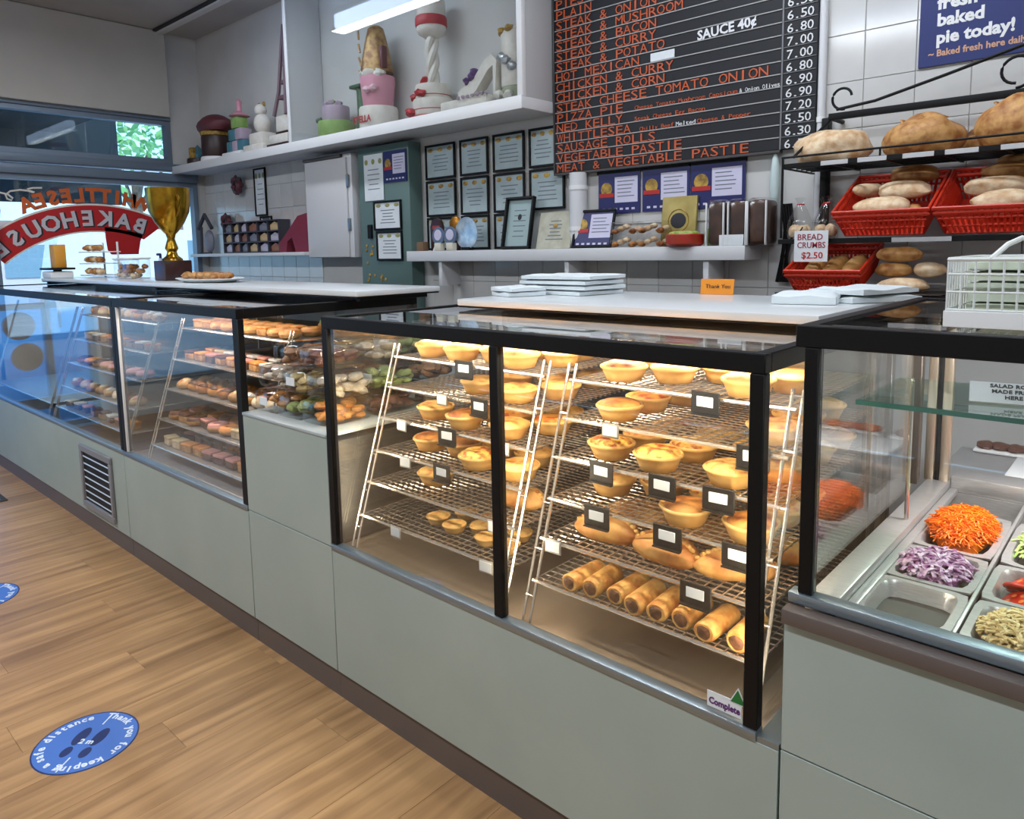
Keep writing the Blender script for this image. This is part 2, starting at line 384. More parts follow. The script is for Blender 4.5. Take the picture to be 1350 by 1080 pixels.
# far street things seen through the glass
def tree(loc, h, r, n, seed, lab):
    t = thing('street_tree', lab, 'tree', loc); rnd = random.Random(seed)
    tr_ = MB().tube([(0, 0, 0), (0.05, 0.03, h * .5), (0, 0, h * .75)], 0.14, 8, r2=0.06)
    for k in range(4):
        a = k * 1.6; tr_.tube([(0, 0, h * .6), (cos(a) * r * .5, sin(a) * r * .5, h * .85)], 0.05, 6, r2=0.02)
    tr_.build('trunk', mat('bark', (96, 84, 70), 0.9), t)
    lv = MB()
    for k in range(n):
        d = Vector((rnd.gauss(0, 1), rnd.gauss(0, 1), rnd.gauss(0, .8))).normalized() * r * rnd.uniform(.35, 1)
        c = Vector((0, 0, h)) + d; u = Vector((rnd.uniform(-1, 1), rnd.uniform(-1, 1), rnd.uniform(-1, 1))).normalized(); w = u.orthogonal().normalized(); s = rnd.uniform(.06, .13)
        lv.add([c - u * s, c + w * s * .5, c + u * s, c - w * s * .5], [(0, 1, 2, 3)])
    tag(lv.build('crown', mat('leaves', (96, 168, 96), 0.6, c2=(150, 200, 130), scale=3), t, smooth=False), kind='stuff')
tree((-14.2, 4.1, -0.05), 3.9, 1.25, 420, 3, 'green leafy street tree seen through the top window')
tree((-22, 0.4, -0.05), 2.6, 1.9, 900, 5, 'low green street tree seen under the red banner')
bl = thing('street_building', 'pale shop building across the street', 'building', (-32, 6, -0.05))
RB(-3, 3, -12, 5, 0, 2.5, r=0.05).build('wall', mat('pale_render', (214, 206, 206), 0.8), bl); RB(-3.3, 3.3, -12.3, 5.3, 2.5, 2.8, r=0.05).build('roof', mat('roof_tile', (150, 120, 110), 0.8), bl)
for k in range(6): B(3.0, 3.06, -11 + 2.6 * k, -9.6 + 2.6 * k, 0.9, 2.0).build('window', mat('far_glass', (120, 150, 165), 0.2), bl)
car = thing('parked_van', 'white parked van behind the gold trophy cup', 'van', (-13.0, 4.55, -0.05), radians(80))
prof = [(-2.2, .35), (2.1, .35), (2.2, .9), (1.5, 1.15), (1.0, 1.95), (-2.1, 2.0), (-2.25, 1.2)]
MB().prism(prof, 1.7, Matrix.Translation((0, .85, 0)) @ Matrix.Rotation(radians(90), 4, 'X')).build('body', mat('van_white', (232, 236, 240), 0.25), car, smooth=False)
for sy in (-.86, .86):
    B(-.3, .95, sy - .01, sy + .01, 1.3, 1.8).build('window', mat('far_glass', (120, 150, 165)), car)
    for xx in (-1.35, 1.35): MB().torus((xx, sy, .34), .25, .1, 18, 8, Matrix.Rotation(radians(90), 4, 'X')).build('wheel', BLACK, car)

# ------------------------------------------------------------------ painted sign on the shop window
sg = thing('window_sign', 'red painted banner sign with mirrored white lettering on the window glass', 'sign', (XL - 0.045, 1.10, 0.66))
RED = mat('sign_red', (190, 22, 26), 0.5)
bn = MB(); Ro, Ri = 1.30, 1.075
def ring_band(mb, ro, ri, a0, a1, n, x0, x1):
    vs = []
    for i in range(n + 1):
        a = a0 + (a1 - a0) * i / n
        for r_ in (ri, ro):
            for x_ in (x0, x1): vs.append((x_, r_ * sin(a), r_ * cos(a)))
    fs = []
    for i in range(n):
        a = 4 * i; b = a + 4
        fs += [(a, b, b + 2, a + 2), (a + 1, a + 3, b + 3, b + 1), (a + 2, b + 2, b + 3, a + 3), (a, a + 1, b + 1, b)]
    fs += [(0, 2, 3, 1), (4 * n, 4 * n + 1, 4 * n + 3, 4 * n + 2)]
    mb.add(vs, fs)
ring_band(bn, Ro, Ri, radians(-42), radians(22), 30, 0.0, 0.002)
a = radians(22)
bn.prism([(Ri * sin(a), Ri * cos(a)), (Ro * sin(a), Ro * cos(a)), (0.57, 1.12)], 0.002, Matrix(((0, 0, 1, 0), (1, 0, 0, 0), (0, 1, 0, 0), (0, 0, 0, 1))))
bn.prism([(0.07, 1.11), (0.40, 1.05), (0.37, 0.98), (0.345, 0.86), (0.11, 0.86), (0.08, 0.90), (0.072, 1.0)], 0.002, Matrix(((0, 0, 1, 0), (1, 0, 0, 0), (0, 1, 0, 0), (0, 0, 0, 1))))
bn.build('banner', RED, sg, smooth=False)
hd = MB(); hd.prism([(-0.95 + .24 * cos(t * pi / 12), 1.24 + .24 * sin(t * pi / 12)) for t in range(24)], 0.002, Matrix(((0, 0, 1, 0), (1, 0, 0, 0), (0, 1, 0, 0), (0, 0, 0, 1))))
hd.build('emblem', RED, sg, smooth=False)
ol = MB(); ring_band(ol, Ro + .016, Ro, radians(-42), radians(22), 30, 0.0, 0.002); ring_band(ol, Ri, Ri - .012, radians(-42), radians(4), 30, 0, 0.002)
ol.build('outline', mat('sign_white', (236, 226, 214), 0.6), sg, smooth=False)
fp = lambda p, off=0.0: (p[2] - 0.0015 + off, -p[0], p[1])
lt = MB(); arc_text(lt, 'BAKEHOUSE', 0.185, 1.125, radians(-18.5), radians(39), lambda p: fp(p, 0.005), 0.006); lt.build('lettering', mat('letter_grey', (206, 200, 206), 0.6), sg, smooth=False)
lt = MB(); arc_text(lt, 'BAKEHOUSE', 0.185, 1.118, radians(-19.0), radians(38.5), lambda p: fp(p, 0.0035), 0.010); lt.build('letter_shadow', DINK, sg, smooth=False)
lt = MB(); arc_text(lt, 'WHITTLESEA', 0.165, 1.335, radians(-16.8), radians(22), lambda p: fp(p, 0.003), 0.008); lt.build('lettering', mat('sign_orange', (208, 96, 34), 0.55), sg, smooth=False)
sc = MB(); sc.tube([(0.001, -0.72 + .32 * t / 14 + .06 * sin(t * .9), 1.335 + .10 * t / 14 + .05 * cos(t * .9) * (1 - t / 14)) for t in range(15)], 0.008, 6); sc.build('flourish', mat('sign_white', (236, 226, 214)), sg)

# ------------------------------------------------------------------ ceiling battens
for i, (x, y, L) in enumerate(LAMPS):
    t = thing('ceiling_batten', ['long white tube light over the cake shelf', 'long white tube light over the award shelf', 'tube light over the shop floor near the street', 'tube light in the middle of the shop floor', 'tube light over the shop floor by the salad bar'][i], 'light', (x, y, H), 0, 'ceiling battens')
    RB(-L / 2, L / 2, -.05, .05, -.05, 0, r=.008).build('housing', WPAINT, t)
    RB(-L / 2 + .03, L / 2 - .03, -.055, .055, -.17, -.05, r=.02).build('diffuser', mat('tube_glow', (196, 220, 255), 0.5, emit=6.5), t)

# ------------------------------------------------------------------ the glazed counter
ZS, ZT, DP = 0.534, 1.30, 0.87
def base(t, L, seams, z1, mid=None):
    """front panels between the seams, kick plate and carcass; local x from 0 to L"""
    xs = [0.0] + list(seams) + [L]
    for a, b in zip(xs[:-1], xs[1:]):
        if mid:
            RB(a + .0015, b - .0015, 0, .018, .098, mid - .0015, r=.001, seg=1).build('front_panel', PANEL, t)
            RB(a + .0015, b - .0015, 0, .018, mid + .0015, z1, r=.001, seg=1).build('front_panel', PANEL, t)
        else: RB(a + .0015, b - .0015, 0, .018, .098, z1, r=.001, seg=1).build('front_panel', PANEL, t)
    B(0, L, .010, .03, 0, .094).build('kick_plate', KICK, t, smooth=False)
    B(0.001, L - 0.001, .022, DP - .02, .03, z1 - .02).build('carcass', mat('carcass', (70, 68, 66), 0.6), t, smooth=False)
def glazed(t, L, posts, z0, zt, panes, fb=.038, pw=.030, y0=0.0):
    RB(0, L, y0 - .004, y0 + .03, z0 - .008, z0 + .014, r=.004).build('sill', SILL, t)
    for p in posts: RB(p - pw / 2, p + pw / 2, y0, y0 + .026, z0 + .014, zt - fb, r=.002, seg=1).build('post', BLACK, t)
    for p in (pw / 2, L - pw / 2): RB(p - pw / 2, p + pw / 2, DP - .03, DP, z0 + .014, zt - fb, r=.002, seg=1).build('post', DSTEEL, t)
    RB(0, L, y0, y0 + .03, zt - fb, zt, r=.002, seg=1).build('top_rail', BLACK, t)
    RB(0, L, DP - .03, DP, zt - fb, zt, r=.002, seg=1).build('top_rail', BLACK, t)
    for p in (0, L - .03): RB(p, p + .03, y0 + .03, DP - .03, zt - fb, zt, r=.002, seg=1).build('top_rail', BLACK, t)
    for a, b in panes: B(a, b, y0 + .008, y0 + .014, z0 + .010, zt - fb).build('front_pane', GLASS, t, smooth=False)
    for p in (.008, L - .014): B(p, p + .006, y0 + .03, DP - .03, z0 + .010, zt - fb).build('side_pane', GLASS, t, smooth=False)
    B(.03, L - .03, y0 + .03, DP - .03, zt - .012, zt - .004).build('top_pane', GLASS, t, smooth=False)

# the hot pie cabinet
pc = thing('pie_cabinet', 'heated glass pie cabinet with black frame on pale grey base, warm lights inside', 'display cabinet', (-2.01, 0, 0))
PL = 1.46
base(pc, 1.505, [], ZS - .008)
glazed(pc, PL, [.015, .758, PL - .015], ZS, ZT, [(.03, .743), (.773, PL - .03)])
RB(0.0, 1.505, .03, DP, ZS - .018, ZS - .002, r=.003).build('deck', mat('warm_deck', (158, 146, 132), .34, .8), pc)
B(PL, PL + .044, .002, .40, ZS - .008, ZS + .004).build('end_strip', SILL, pc, smooth=False)
for a, b in ((.03, .735), (.725, PL - .03)): RB(a, b, DP - .026, DP - .016, ZS + .0, ZT - .04, r=.002).build('rear_door', mat('dark_door', (44, 40, 38), .3), pc)
RB(.05, PL - .05, .085, .115, 1.250, 1.262, r=.003).build('lamp_housing', STEEL, pc)
RB(.05, PL - .05, .33, .39, 1.250, 1.262, r=.003).build('lamp_housing', STEEL, pc)
st = thing('glass_sticker', 'small white maker sticker with green triangle mark at the foot of pie cabinet', 'sticker', (-0.660, -0.0005, 0.553))
B(0, .075, .006, .0075, .002, .036).build('backing', PAPER, st, smooth=False)
MB().prism([(.048, .030), (.086, .030), (.067, .066)], .0015, Matrix.Translation((0, .0075, 0)) @ Matrix.Rotation(radians(90), 4, 'X')).build('triangle', PAPER, st, smooth=False)
MB().prism([(.052, .033), (.082, .033), (.067, .062)], .0005, Matrix.Translation((0, .0058, 0)) @ Matrix.Rotation(radians(90), 4, 'X')).build('green_mark', mat('green_print', (30, 110, 50), .5), st, smooth=False)
text(MB(), 'Complete', .020, wall_M(.004, .0056, .010), .0006, width=.068).build('lettering', mat('purple_print', (92, 40, 110), .5), st, smooth=False)
st.location.y = 0.0005

# cold cases towards the window, the joining cupboard and the salad bar
mc = thing('cake_cabinet', 'chilled glass cake cabinet beside the joining cupboard, steel racks of slices inside', 'display cabinet', (-3.80, 0, 0))
ML = 1.234
base(mc, ML, [], ZS - .008); glazed(mc, ML, [.021, ML - .015], ZS, ZT, [(.042, ML - .03)], pw=.042)
RB(0, ML, .03, DP, ZS - .018, ZS - .002, r=.003).build('deck', STEEL, mc)
for a, b in ((.03, .62), (.61, ML - .03)): RB(a, b, DP - .026, DP - .016, ZS, ZT - .04, r=.002).build('rear_door', mat('mid_steel', (120, 120, 122), .4, .5), mc)
RB(.042, .050, .0, .012, ZS + .014, ZT - .04, r=.002).build('pane_edge', WPLAS, mc)
fc = thing('long_cabinet', 'long glass cabinet nearest the street window, vent grille in its base', 'display cabinet', (-6.60, 0, 0))
FL = 2.797
base(fc, FL, [], ZS - .008); glazed(fc, FL, [.015, FL - .015], ZS, ZT, [(.03, FL - .03)])
RB(0, FL, .03, DP, ZS - .018, ZS - .002, r=.003).build('deck', DSTEEL, fc)
for a, b in ((.03, .94), (.93, 1.87), (1.86, FL - .03)): RB(a, b, DP - .026, DP - .016, ZS, ZT - .04, r=.002).build('rear_door', MATS['dark_door'], fc)
vg = thing('vent_grille', 'louvred grey vent grille in the counter base', 'vent', (-4.43, -0.0005, 0.13))
fr_ = MB()
for q in ((0, .46, 0, .035), (0, .46, .315, .35), (0, .03, .035, .315), (.43, .46, .035, .315)): fr_.rbox(q[0], q[1], -.014, 0, q[2], q[3], r=.003, seg=1)
fr_.build('frame', mat('vent_grey', (128, 128, 132), .4), vg)
B(.03, .43, -.003, -.0005, .035, .315).build('backing', BLACK, vg, smooth=False)
sm_ = RB(.03, .43, -.002, .002, 0, .036, r=.001, seg=1).mesh('slat', mat('vent_slat', (186, 192, 200), .35))
for k in range(7):
    o = bpy.data.objects.new('slat', sm_); C.objects.link(o); o.parent = vg; o.location = (0, -.004, .048 + .039 * k); o.rotation_euler = (radians(-24), 0, 0)
jc = thing('joining_cupboard', 'plain pale grey cupboard between the cake cabinet and pie cabinet', 'cupboard', (-2.563, 0, 0))
base(jc, .552, [], .902, ZS)
RB(0, .552, -.003, DP - .02, .902, .914, r=.003).build('top', mat('grey_top', (168, 176, 178), .3), jc)
sb = thing('salad_bar', 'glass salad bar with black frame, steel well of pans on pale grey base', 'salad bar', (-0.503, 0, 0))
SL = 1.65
base(sb, SL, [], .795, ZS)
RB(0, SL, -.014, .02, .797, .826, r=.003).build('trim_strip', KICK, sb)
glazed(sb, SL, [.030, SL - .015], .836, 1.356, [(.045, SL - .03)], fb=.040, pw=.026, y0=.02)
# the steel well
wl2 = MB(); wl2.rbox(.02, .075, .05, 1.02, .800, .832, r=.004); wl2.rbox(.075, SL, .05, .085, .800, .826, r=.004); wl2.rbox(.075, SL, 1.0, 1.10, .800, .845, r=.004); wl2.box(.075, SL, .085, 1.0, .660, .668); wl2.box(.068, .074, .085, 1.0, .66, .80); wl2.box(.075, SL, .085, .092, .66, .80); wl2.box(.075, SL, .995, 1.0, .66, .80)
wl2.rbox(.075, .095, .085, 1.0, .795, .812, r=.003); wl2.rbox(.25, .258, .09, 1.0, .79, .806, r=.002); wl2.rbox(.43, .438, .09, 1.0, .79, .806, r=.002)
wl2.build('well', STEEL, sb)
for a in (.012, .05): RB(a, a + .024, .975, 1.0, .83, 1.318, r=.003).build('upright', mat('warm_steel', (196, 180, 160), .35, .8), sb)
RB(.038, .05, .978, 1.0, .83, 1.318, r=.002).build('upright_gap', BLACK, sb)
B(.03, 1.5, .28, .62, 1.170, 1.178).build('glass_shelf', GREENGLASS, sb, smooth=False)
B(.03, 1.5, .277, .28, 1.169, 1.179).build('shelf_edge', mat('green_edge', (36, 92, 84), .1), sb, smooth=False)
for xx in (.06, .86): MB().tube([(xx, .60, .83), (xx, .60, 1.17)], .005, 8).build('shelf_support', WIRE, sb)
RB(-.0, SL, 1.0, 1.55, .78, .80, r=.003).build('rear_bench', STEEL, sb)
B(0.05, SL - .05, 1.08, 1.54, 0, .78).build('rear_cupboard', MATS['carcass'], sb, smooth=False)

# white slabs on top
def slab(name, x0, x1, y0, y1, lab, zt=1.345):
    t = thing(name, lab, 'shelf', (x0, y0, 0))
    RB(0, x1 - x0, 0, y1 - y0, zt - .023, zt, r=.004).build('slab', WHITE, t); RB(.004, x1 - x0 - .004, .004, y1 - y0 - .004, zt - .029, zt - .0235, r=.001, seg=1).build('underside', BLACK, t)
    for a in (.02, (x1 - x0) * .5, x1 - x0 - .05): RB(a, a + .03, .03, min(y1, DP) - y0 - .03, 1.3005, max(1.3035, zt - .0292), r=.001, seg=1).build('support', BLACK, t)
slab('serving_slab', -1.86, -0.615, .455, 1.09, 'white serving slab lying across the top of the pie cabinet', 1.333)
slab('serving_slab', -6.55, -2.44, .45, .90, 'long white serving slab on the cabinets nearest the window')

# ------------------------------------------------------------------ wire racks
ZSH = [1.15, 1.05, .95, .845, .745, .64]
def fy(z): return .055 + (z - .56) * (.20) / .61
wire_cache = {}
def wire_rack(lab, x0, x1, back=.80, zsh=ZSH, solid=False, step=.025):
    t = thing('wire_rack', lab, 'rack', (x0, 0, 0)); L = x1 - x0
    for xx in (0, L):
        for dx in ((-.012, .012)):
            MB().tube([(xx + dx, fy(.55), .5345), (xx + dx, fy(1.19), 1.19)], .004, 6).build('upright', WIRE, t)
        rg = MB()
        for k in range(6): z = .60 + .115 * k; rg.tube([(xx - .012, fy(z), z), (xx + .012, fy(z), z)], .0025, 5)
        tag(rg.build('rungs', WIRE, t), kind='stuff')
        MB().tube([(xx, back, .5345), (xx, back, 1.19)], .005, 6).build('upright', WIRE, t)
    for z in zsh:
        y0 = fy(z); key = (round(L, 3), z, solid)
        f = MB().tube([(0, y0, z - .004), (L, y0, z - .004)], .005, 6).build('shelf_rail', WIRE, t)
        if solid:
            RB(.006, L - .006, y0 + .006, back, z - .006, z - .001, r=.002, seg=1).build('tray', mat('tray_steel', (168, 164, 160), .35, .7), t); continue
        g = MB(); n = int(L / step)
        for i in range(n + 1): xx = min(L - .002, .002 + i * L / n); g.box(xx - .0014, xx + .0014, y0, back, z - .0045, z - .0015)
        m = int((back - y0) / step)
        for j in range(m + 1): yy = y0 + j * (back - y0) / m; g.box(0, L, yy - .0014, yy + .0014, z - .0075, z - .0045)
        tag(g.build('wire_mesh', WIRE, t, smooth=False), kind='stuff')
wire_rack('chrome wire rack of pies and rolls in the pie cabinet nearest the salad bar', -1.20, -0.585)
wire_rack('chrome wire rack of pies and tarts in the pie cabinet nearest the joining cupboard', -1.955, -1.29)
ZC = [1.15, 1.0, .86, .72, .60]
wire_rack('steel rack of cakes and slices in the chilled cake cabinet', -3.62, -2.62, zsh=ZC, solid=True)
wire_rack('steel rack inside the cabinet nearest the street window', -6.45, -5.15, zsh=ZC[4:], solid=True)
wire_rack('steel rack behind the post of the long window cabinet', -5.05, -3.90, zsh=ZC, solid=True)

# ------------------------------------------------------------------ hot food
def pie_proto(lidmat, seed, scale=1.0, dome=.012, name='pie'):
    t = thing(name, 'pie', 'pie'); s = scale
    MB().lathe([(.040 * s, 0), (.045 * s, .001), (.0535 * s, .021 * s), (.0575 * s, .031 * s), (.0625 * s, .035 * s), (.064 * s, .040 * s), (.061 * s, .0435 * s), (.056 * s, .041 * s), (.045 * s, .037 * s)], 26, (0, 0, 0), .035, seed).build('pastry_case', CRUST, t, ang=60)
    rnd = random.Random(seed + 50)
    prof = [(.0575 * s, .038 * s), (.053 * s, .0415 * s + dome * .35), (.042 * s, .0425 * s + dome * .75), (.024 * s, .0425 * s + dome), (.004, .0425 * s + dome * (.72 if seed % 2 else 1))]
    MB().lathe(prof, 24, (rnd.uniform(-.002, .002), rnd.uniform(-.002, .002), 0), .05, seed + 9).build('pie_lid', lidmat, t, ang=70)
    return t
PIES = {'G': [pie_proto(LID_G, 1), pie_proto(LID_G, 2)], 'B': [pie_proto(LID_B, 3), pie_proto(LID_B, 4)], 'P': [pie_proto(LID_P, 5, 1, .016), pie_proto(LID_P, 6, 1, .014)], 'C': [pie_proto(LID_C, 7, 1, .009)], 'T': [pie_proto(LID_G, 8, .62, .004, 'tart'), pie_proto(LID_G, 9, .6, .003, 'tart')]}
for q in PIES['T']: q['category'] = 'tart'
LOOK = {'G': 'golden lidded pie', 'B': 'dark browned pie', 'P': 'potato topped pie', 'C': 'cheese browned pie', 'T': 'small pale tart'}
SHN = ['top shelf', 'second shelf', 'third shelf', 'fourth shelf', 'fifth shelf', 'lowest shelf']
ORD = ['first', 'second', 'third', 'fourth', 'fifth', 'sixth', 'seventh', 'eighth', 'ninth', 'tenth', 'eleventh', 'twelfth']
PLACED = {}
def pies(z, lst, rack, end, row):
    k = ZSH.index(z); done = PLACED.setdefault((z, rack), []); got = []
    lo, hi = (-1.122, -.663) if rack == 'salad-side' else (-1.877, -1.368)
    for (x, y, kind) in lst:
        r = .041 if kind == 'T' else .0655
        x = min(hi, max(lo, x)); y = max(y, fy(z) + r + .008)
        for _ in range(60):
            if all((x - a) ** 2 + (y - b) ** 2 > (r + c) ** 2 for a, b, c in done): break
            y += .008
        if y > .72: continue
        done.append((x, y, r)); got.append((x, y, kind))
    got.sort(key=lambda q: -q[0] if end == 'salad bar' else q[0])
    for i, (x, y, kind) in enumerate(got):
        put(random.choice(PIES[kind]), (x, y, z - .0013), R(0, 6.28), '%s, %s row of %s in %s rack, %s from %s' % (LOOK[kind], row, SHN[k], rack, ORD[i], end), 'tarts in the pie cabinet' if kind == 'T' else 'pies in the pie cabinet')
SR, WR = 'salad-side', 'window-side'
pies(1.15, [(-1.075, .300, 'B'), (-.956, .315, 'G'), (-.848, .305, 'G'), (-.728, .298, 'G'), (-.640, .420, 'G')], SR, 'salad bar', 'front')
pies(1.15, [(-1.02, .445, 'G'), (-.885, .44, 'G'), (-.765, .435, 'G'), (-1.12, .56, 'B'), (-.95, .58, 'B'), (-.82, .565, 'G'), (-.66, .555, 'G'), (-.66, .70, 'G'), (-.80, .70, 'G'), (-.94, .72, 'G')], SR, 'salad bar', 'rear')
pies(1.05, [(-1.070, .292, 'B'), (-.640, .325, 'C')], SR, 'salad bar', 'front')
pies(1.05, [(-1.065, .430, 'C'), (-1.03, .57, 'C'), (-.65, .47, 'G'), (-.66, .62, 'G'), (-1.12, .71, 'B')], SR, 'salad bar', 'rear')
pies(.95, [(-1.08, .27, 'P'), (-.93, .245, 'P'), (-.735, .225, 'G'), (-.632, .300, 'G')], SR, 'salad bar', 'front')
pies(.95, [(-.90, .385, 'P'), (-1.06, .41, 'C'), (-.76, .375, 'P'), (-.90, .53, 'P'), (-.65, .44, 'G'), (-.77, .52, 'G'), (-.66, .58, 'B'), (-1.06, .56, 'C')], SR, 'salad bar', 'rear')
pies(.845, [(-1.09, .29, 'G'), (-.975, .285, 'G'), (-.832, .207, 'B'), (-.668, .212, 'B')], SR, 'salad bar', 'front')
pies(.845, [(-.825, .35, 'P'), (-.66, .36, 'G'), (-.97, .43, 'G'), (-.67, .50, 'G')], SR, 'salad bar', 'rear')
pies(1.15, [(-1.85, .33, 'G'), (-1.70, .315, 'G'), (-1.575, .32, 'G'), (-1.45, .31, 'G'), (-1.345, .31, 'G')], WR, 'window', 'front')
pies(1.15, [(-1.80, .47, 'G'), (-1.66, .455, 'G'), (-1.52, .46, 'G'), (-1.40, .45, 'G'), (-1.72, .61, 'G'), (-1.58, .6, 'G'), (-1.44, .6, 'G'), (-1.86, .62, 'G')], WR, 'window', 'rear')
pies(1.05, [(-1.625, .325, 'G'), (-1.44, .30, 'G'), (-1.345, .36, 'G')], WR, 'window', 'front')
pies(1.05, [(-1.60, .47, 'G'), (-1.46, .44, 'G'), (-1.40, .58, 'G')], WR, 'window', 'rear')
pies(.95, [(-1.80, .29, 'G'), (-1.625, .245, 'B'), (-1.435, .25, 'G'), (-1.34, .32, 'C')], WR, 'window', 'front')
pies(.95, [(-1.65, .375, 'B'), (-1.52, .34, 'C'), (-1.42, .385, 'G'), (-1.56, .49, 'C')], WR, 'window', 'rear')
pies(.845, [(-1.81, .275, 'B'), (-1.68, .265, 'B'), (-1.535, .212, 'P'), (-1.37, .22, 'G')], WR, 'window', 'front')
pies(.845, [(-1.56, .345, 'P'), (-1.42, .35, 'G'), (-1.72, .40, 'B')], WR, 'window', 'rear')
pies(.745, [(-1.755, .245, 'G')], WR, 'window', 'front')
pies(.64, [(-1.69, .19, 'T'), (-1.60, .175, 'T'), (-1.53, .19, 'T'), (-1.455, .17, 'T'), (-1.37, .165, 'T')], WR, 'window', 'front')
pies(.64, [(-1.65, .275, 'T'), (-1.56, .265, 'T'), (-1.48, .275, 'T'), (-1.40, .255, 'T'), (-1.52, .36, 'T')], WR, 'window', 'rear')

def pasty_proto(seed):
    t = thing('pasty', 'pasty', 'pasty'); rnd = random.Random(seed); vs = []; n = 22; k = 10; m = MB()
    fs = []
    for i in range(n + 1):
        u = -1 + 2 * i / n; w = max(.02, (1 - abs(u) ** 2.3)) ** .6; bend = .018 * (1 - u * u)
        for j in range(k):
            a = 2 * pi * j / k; y = cos(a) * .052 * w * (1 + .05 * sin(7 * u + a)); z = max(-.5, sin(a)) * .040 * w
            vs.append((u * .095, y + bend, z + .0225))
    for i in range(n): fs += [(i * k + j, (i + 1) * k + j, (i + 1) * k + (j + 1) % k, i * k + (j + 1) % k) for j in range(k)]
    fs += [tuple(range(k)), tuple(n * k + j for j in range(k - 1, -1, -1))]
    m.add(vs, fs).build('pastry', PASTY, t, ang=70)
    c = MB()
    for i in range(15):
        u = -0.9 + 1.8 * i / 14; w = max(.02, (1 - abs(u) ** 2.3)) ** .6
        c.blob((u * .093, .018 * (1 - u * u), .0225 + .038 * w), (.0085, .007, .0075), nu=8, nv=6)
    c.build('crimp', LID_G, t)
    return t
PS = [pasty_proto(1), pasty_proto(2)]
for i, (x, y, z, rz, lab) in enumerate([(-1.055, .21, .745, .1, 'large golden pasty nearest the wire upright on fifth shelf, behind a card'), (-.87, .19, .745, -.1, 'pale pasty in the middle of the fifth shelf, half behind a price card'), (-.70, .215, .745, .5, 'golden pasty on fifth shelf just above the sausage rolls by the card'), (-.675, .36, .745, .3, 'browned pasty at the black corner post on the fifth shelf'), (-1.04, .35, .745, .2, 'rear pasty behind the middle of the fifth shelf'), (-.86, .36, .745, .0, 'rear pasty behind the front pasties near the salad bar'), (-1.40, .25, .745, .1, 'pasty at the inner upright of the window-side rack')]):
    put(PS[i % 2], (x, y, z - .0013), rz, lab, 'pasties in the pie cabinet')
def roll_proto(seed):
    t = thing('sausage_roll', 'roll', 'sausage roll'); m = MB(); n = 14; prof = [(.0225, 0), (.026, .004), (.0265, .05), (.026, .115), (.0245, .122)]
    vs = []; fs = []
    for r_, y in prof:
        for j in range(n):
            a = 2 * pi * j / n + .2; rr = r_ * (1 + .05 * sin(2 * a + seed)); z = max(-.021, rr * sin(a) * .92); vs.append((rr * cos(a), y, z + .021))
    for i in range(len(prof) - 1): fs += [(i * n + j, i * n + (j + 1) % n, (i + 1) * n + (j + 1) % n, (i + 1) * n + j) for j in range(n)]
    fs += [tuple(range(n)), tuple((len(prof) - 1) * n + j for j in range(n - 1, -1, -1))]
    m.add(vs, fs).build('pastry', FLAKY, t, ang=50)
    MB().blob((0, .001, .021), (.0178, .005, .0158), noise=.08, seed=seed, nu=14, nv=8).build('filling', MEAT, t)
    return t
RS = [roll_proto(1), roll_proto(4)]
for i, x in enumerate([-1.085, -1.025, -.958, -.897, -.838, -.778, -.712, -.640]):
    put(RS[i % 2], (x, .088 + .008 * (i % 3), .64 - .0013), radians(R(-5, 4)), 'sausage roll with open end on the lowest shelf, %s from salad bar' % ORD[7 - i], 'sausage rolls on the lowest shelf')

# price cards hung on the shelf rails
TICK = mat('ticket_black', (20, 19, 19), .5)
def card_proto(white):
    t = thing('price_card', 'card', 'price card')
    if white: h_ = RB(-.026, .026, -.003, 0, -.018, .020, r=.002, seg=1).build('holder', mat('ticket_grey', (150, 146, 140), .4), t); RB(-.022, .022, -.0045, -.003, -.013, .016, r=.001, seg=1).build('card', PAPER, h_)
    else: h_ = RB(-.038, .038, -.003, 0, -.028, .026, r=.002, seg=1).build('holder', TICK, t); RB(-.022, .022, -.0045, -.003, -.010, .014, r=.001, seg=1).build('card', PAPER, h_); B(-.036, .036, -.010, 0, -.031, -.028).build('lip', TICK, h_, smooth=False)
    return t
PCB, PCW = card_proto(False), card_proto(True)
CARDS = [(-.793, 1.15, 0, SR), (-1.039, 1.05, 1, SR), (-.66, 1.05, 0, SR), (-1.044, .95, 0, SR), (-.868, .95, 0, SR), (-.724, .95, 0, SR), (-1.034, .845, 0, SR), (-.833, .845, 0, SR), (-.659, .845, 0, SR), (-1.150, .745, 1, SR), (-.742, .745, 0, SR),
                       (-1.606, 1.15, 0, WR), (-1.674, 1.05, 1, WR), (-1.51, 1.05, 0, WR), (-1.837, .95, 1, WR), (-1.619, .95, 0, WR), (-1.782, .845, 1, WR), (-1.61, .845, 0, WR), (-1.758, .64, 1, WR), (-1.363, .64, 1, WR), (-1.359, .745, 1, WR), (-1.387, .95, 1, WR)]
for end in (SR, WR):
    for z in ZSH:
        for i, (x, _, w, _) in enumerate(sorted([q for q in CARDS if q[1] == z and q[3] == end], key=lambda q: -q[0])):
            put(PCW if w else PCB, (x, fy(z) - .0095, z - .012), radians(R(-6, 6)), '%s price card, %s of %s rack, %s card from its salad end' % ('white' if w else 'black', SHN[ZSH.index(z)], end, ORD[i]), 'price cards on the pie racks')

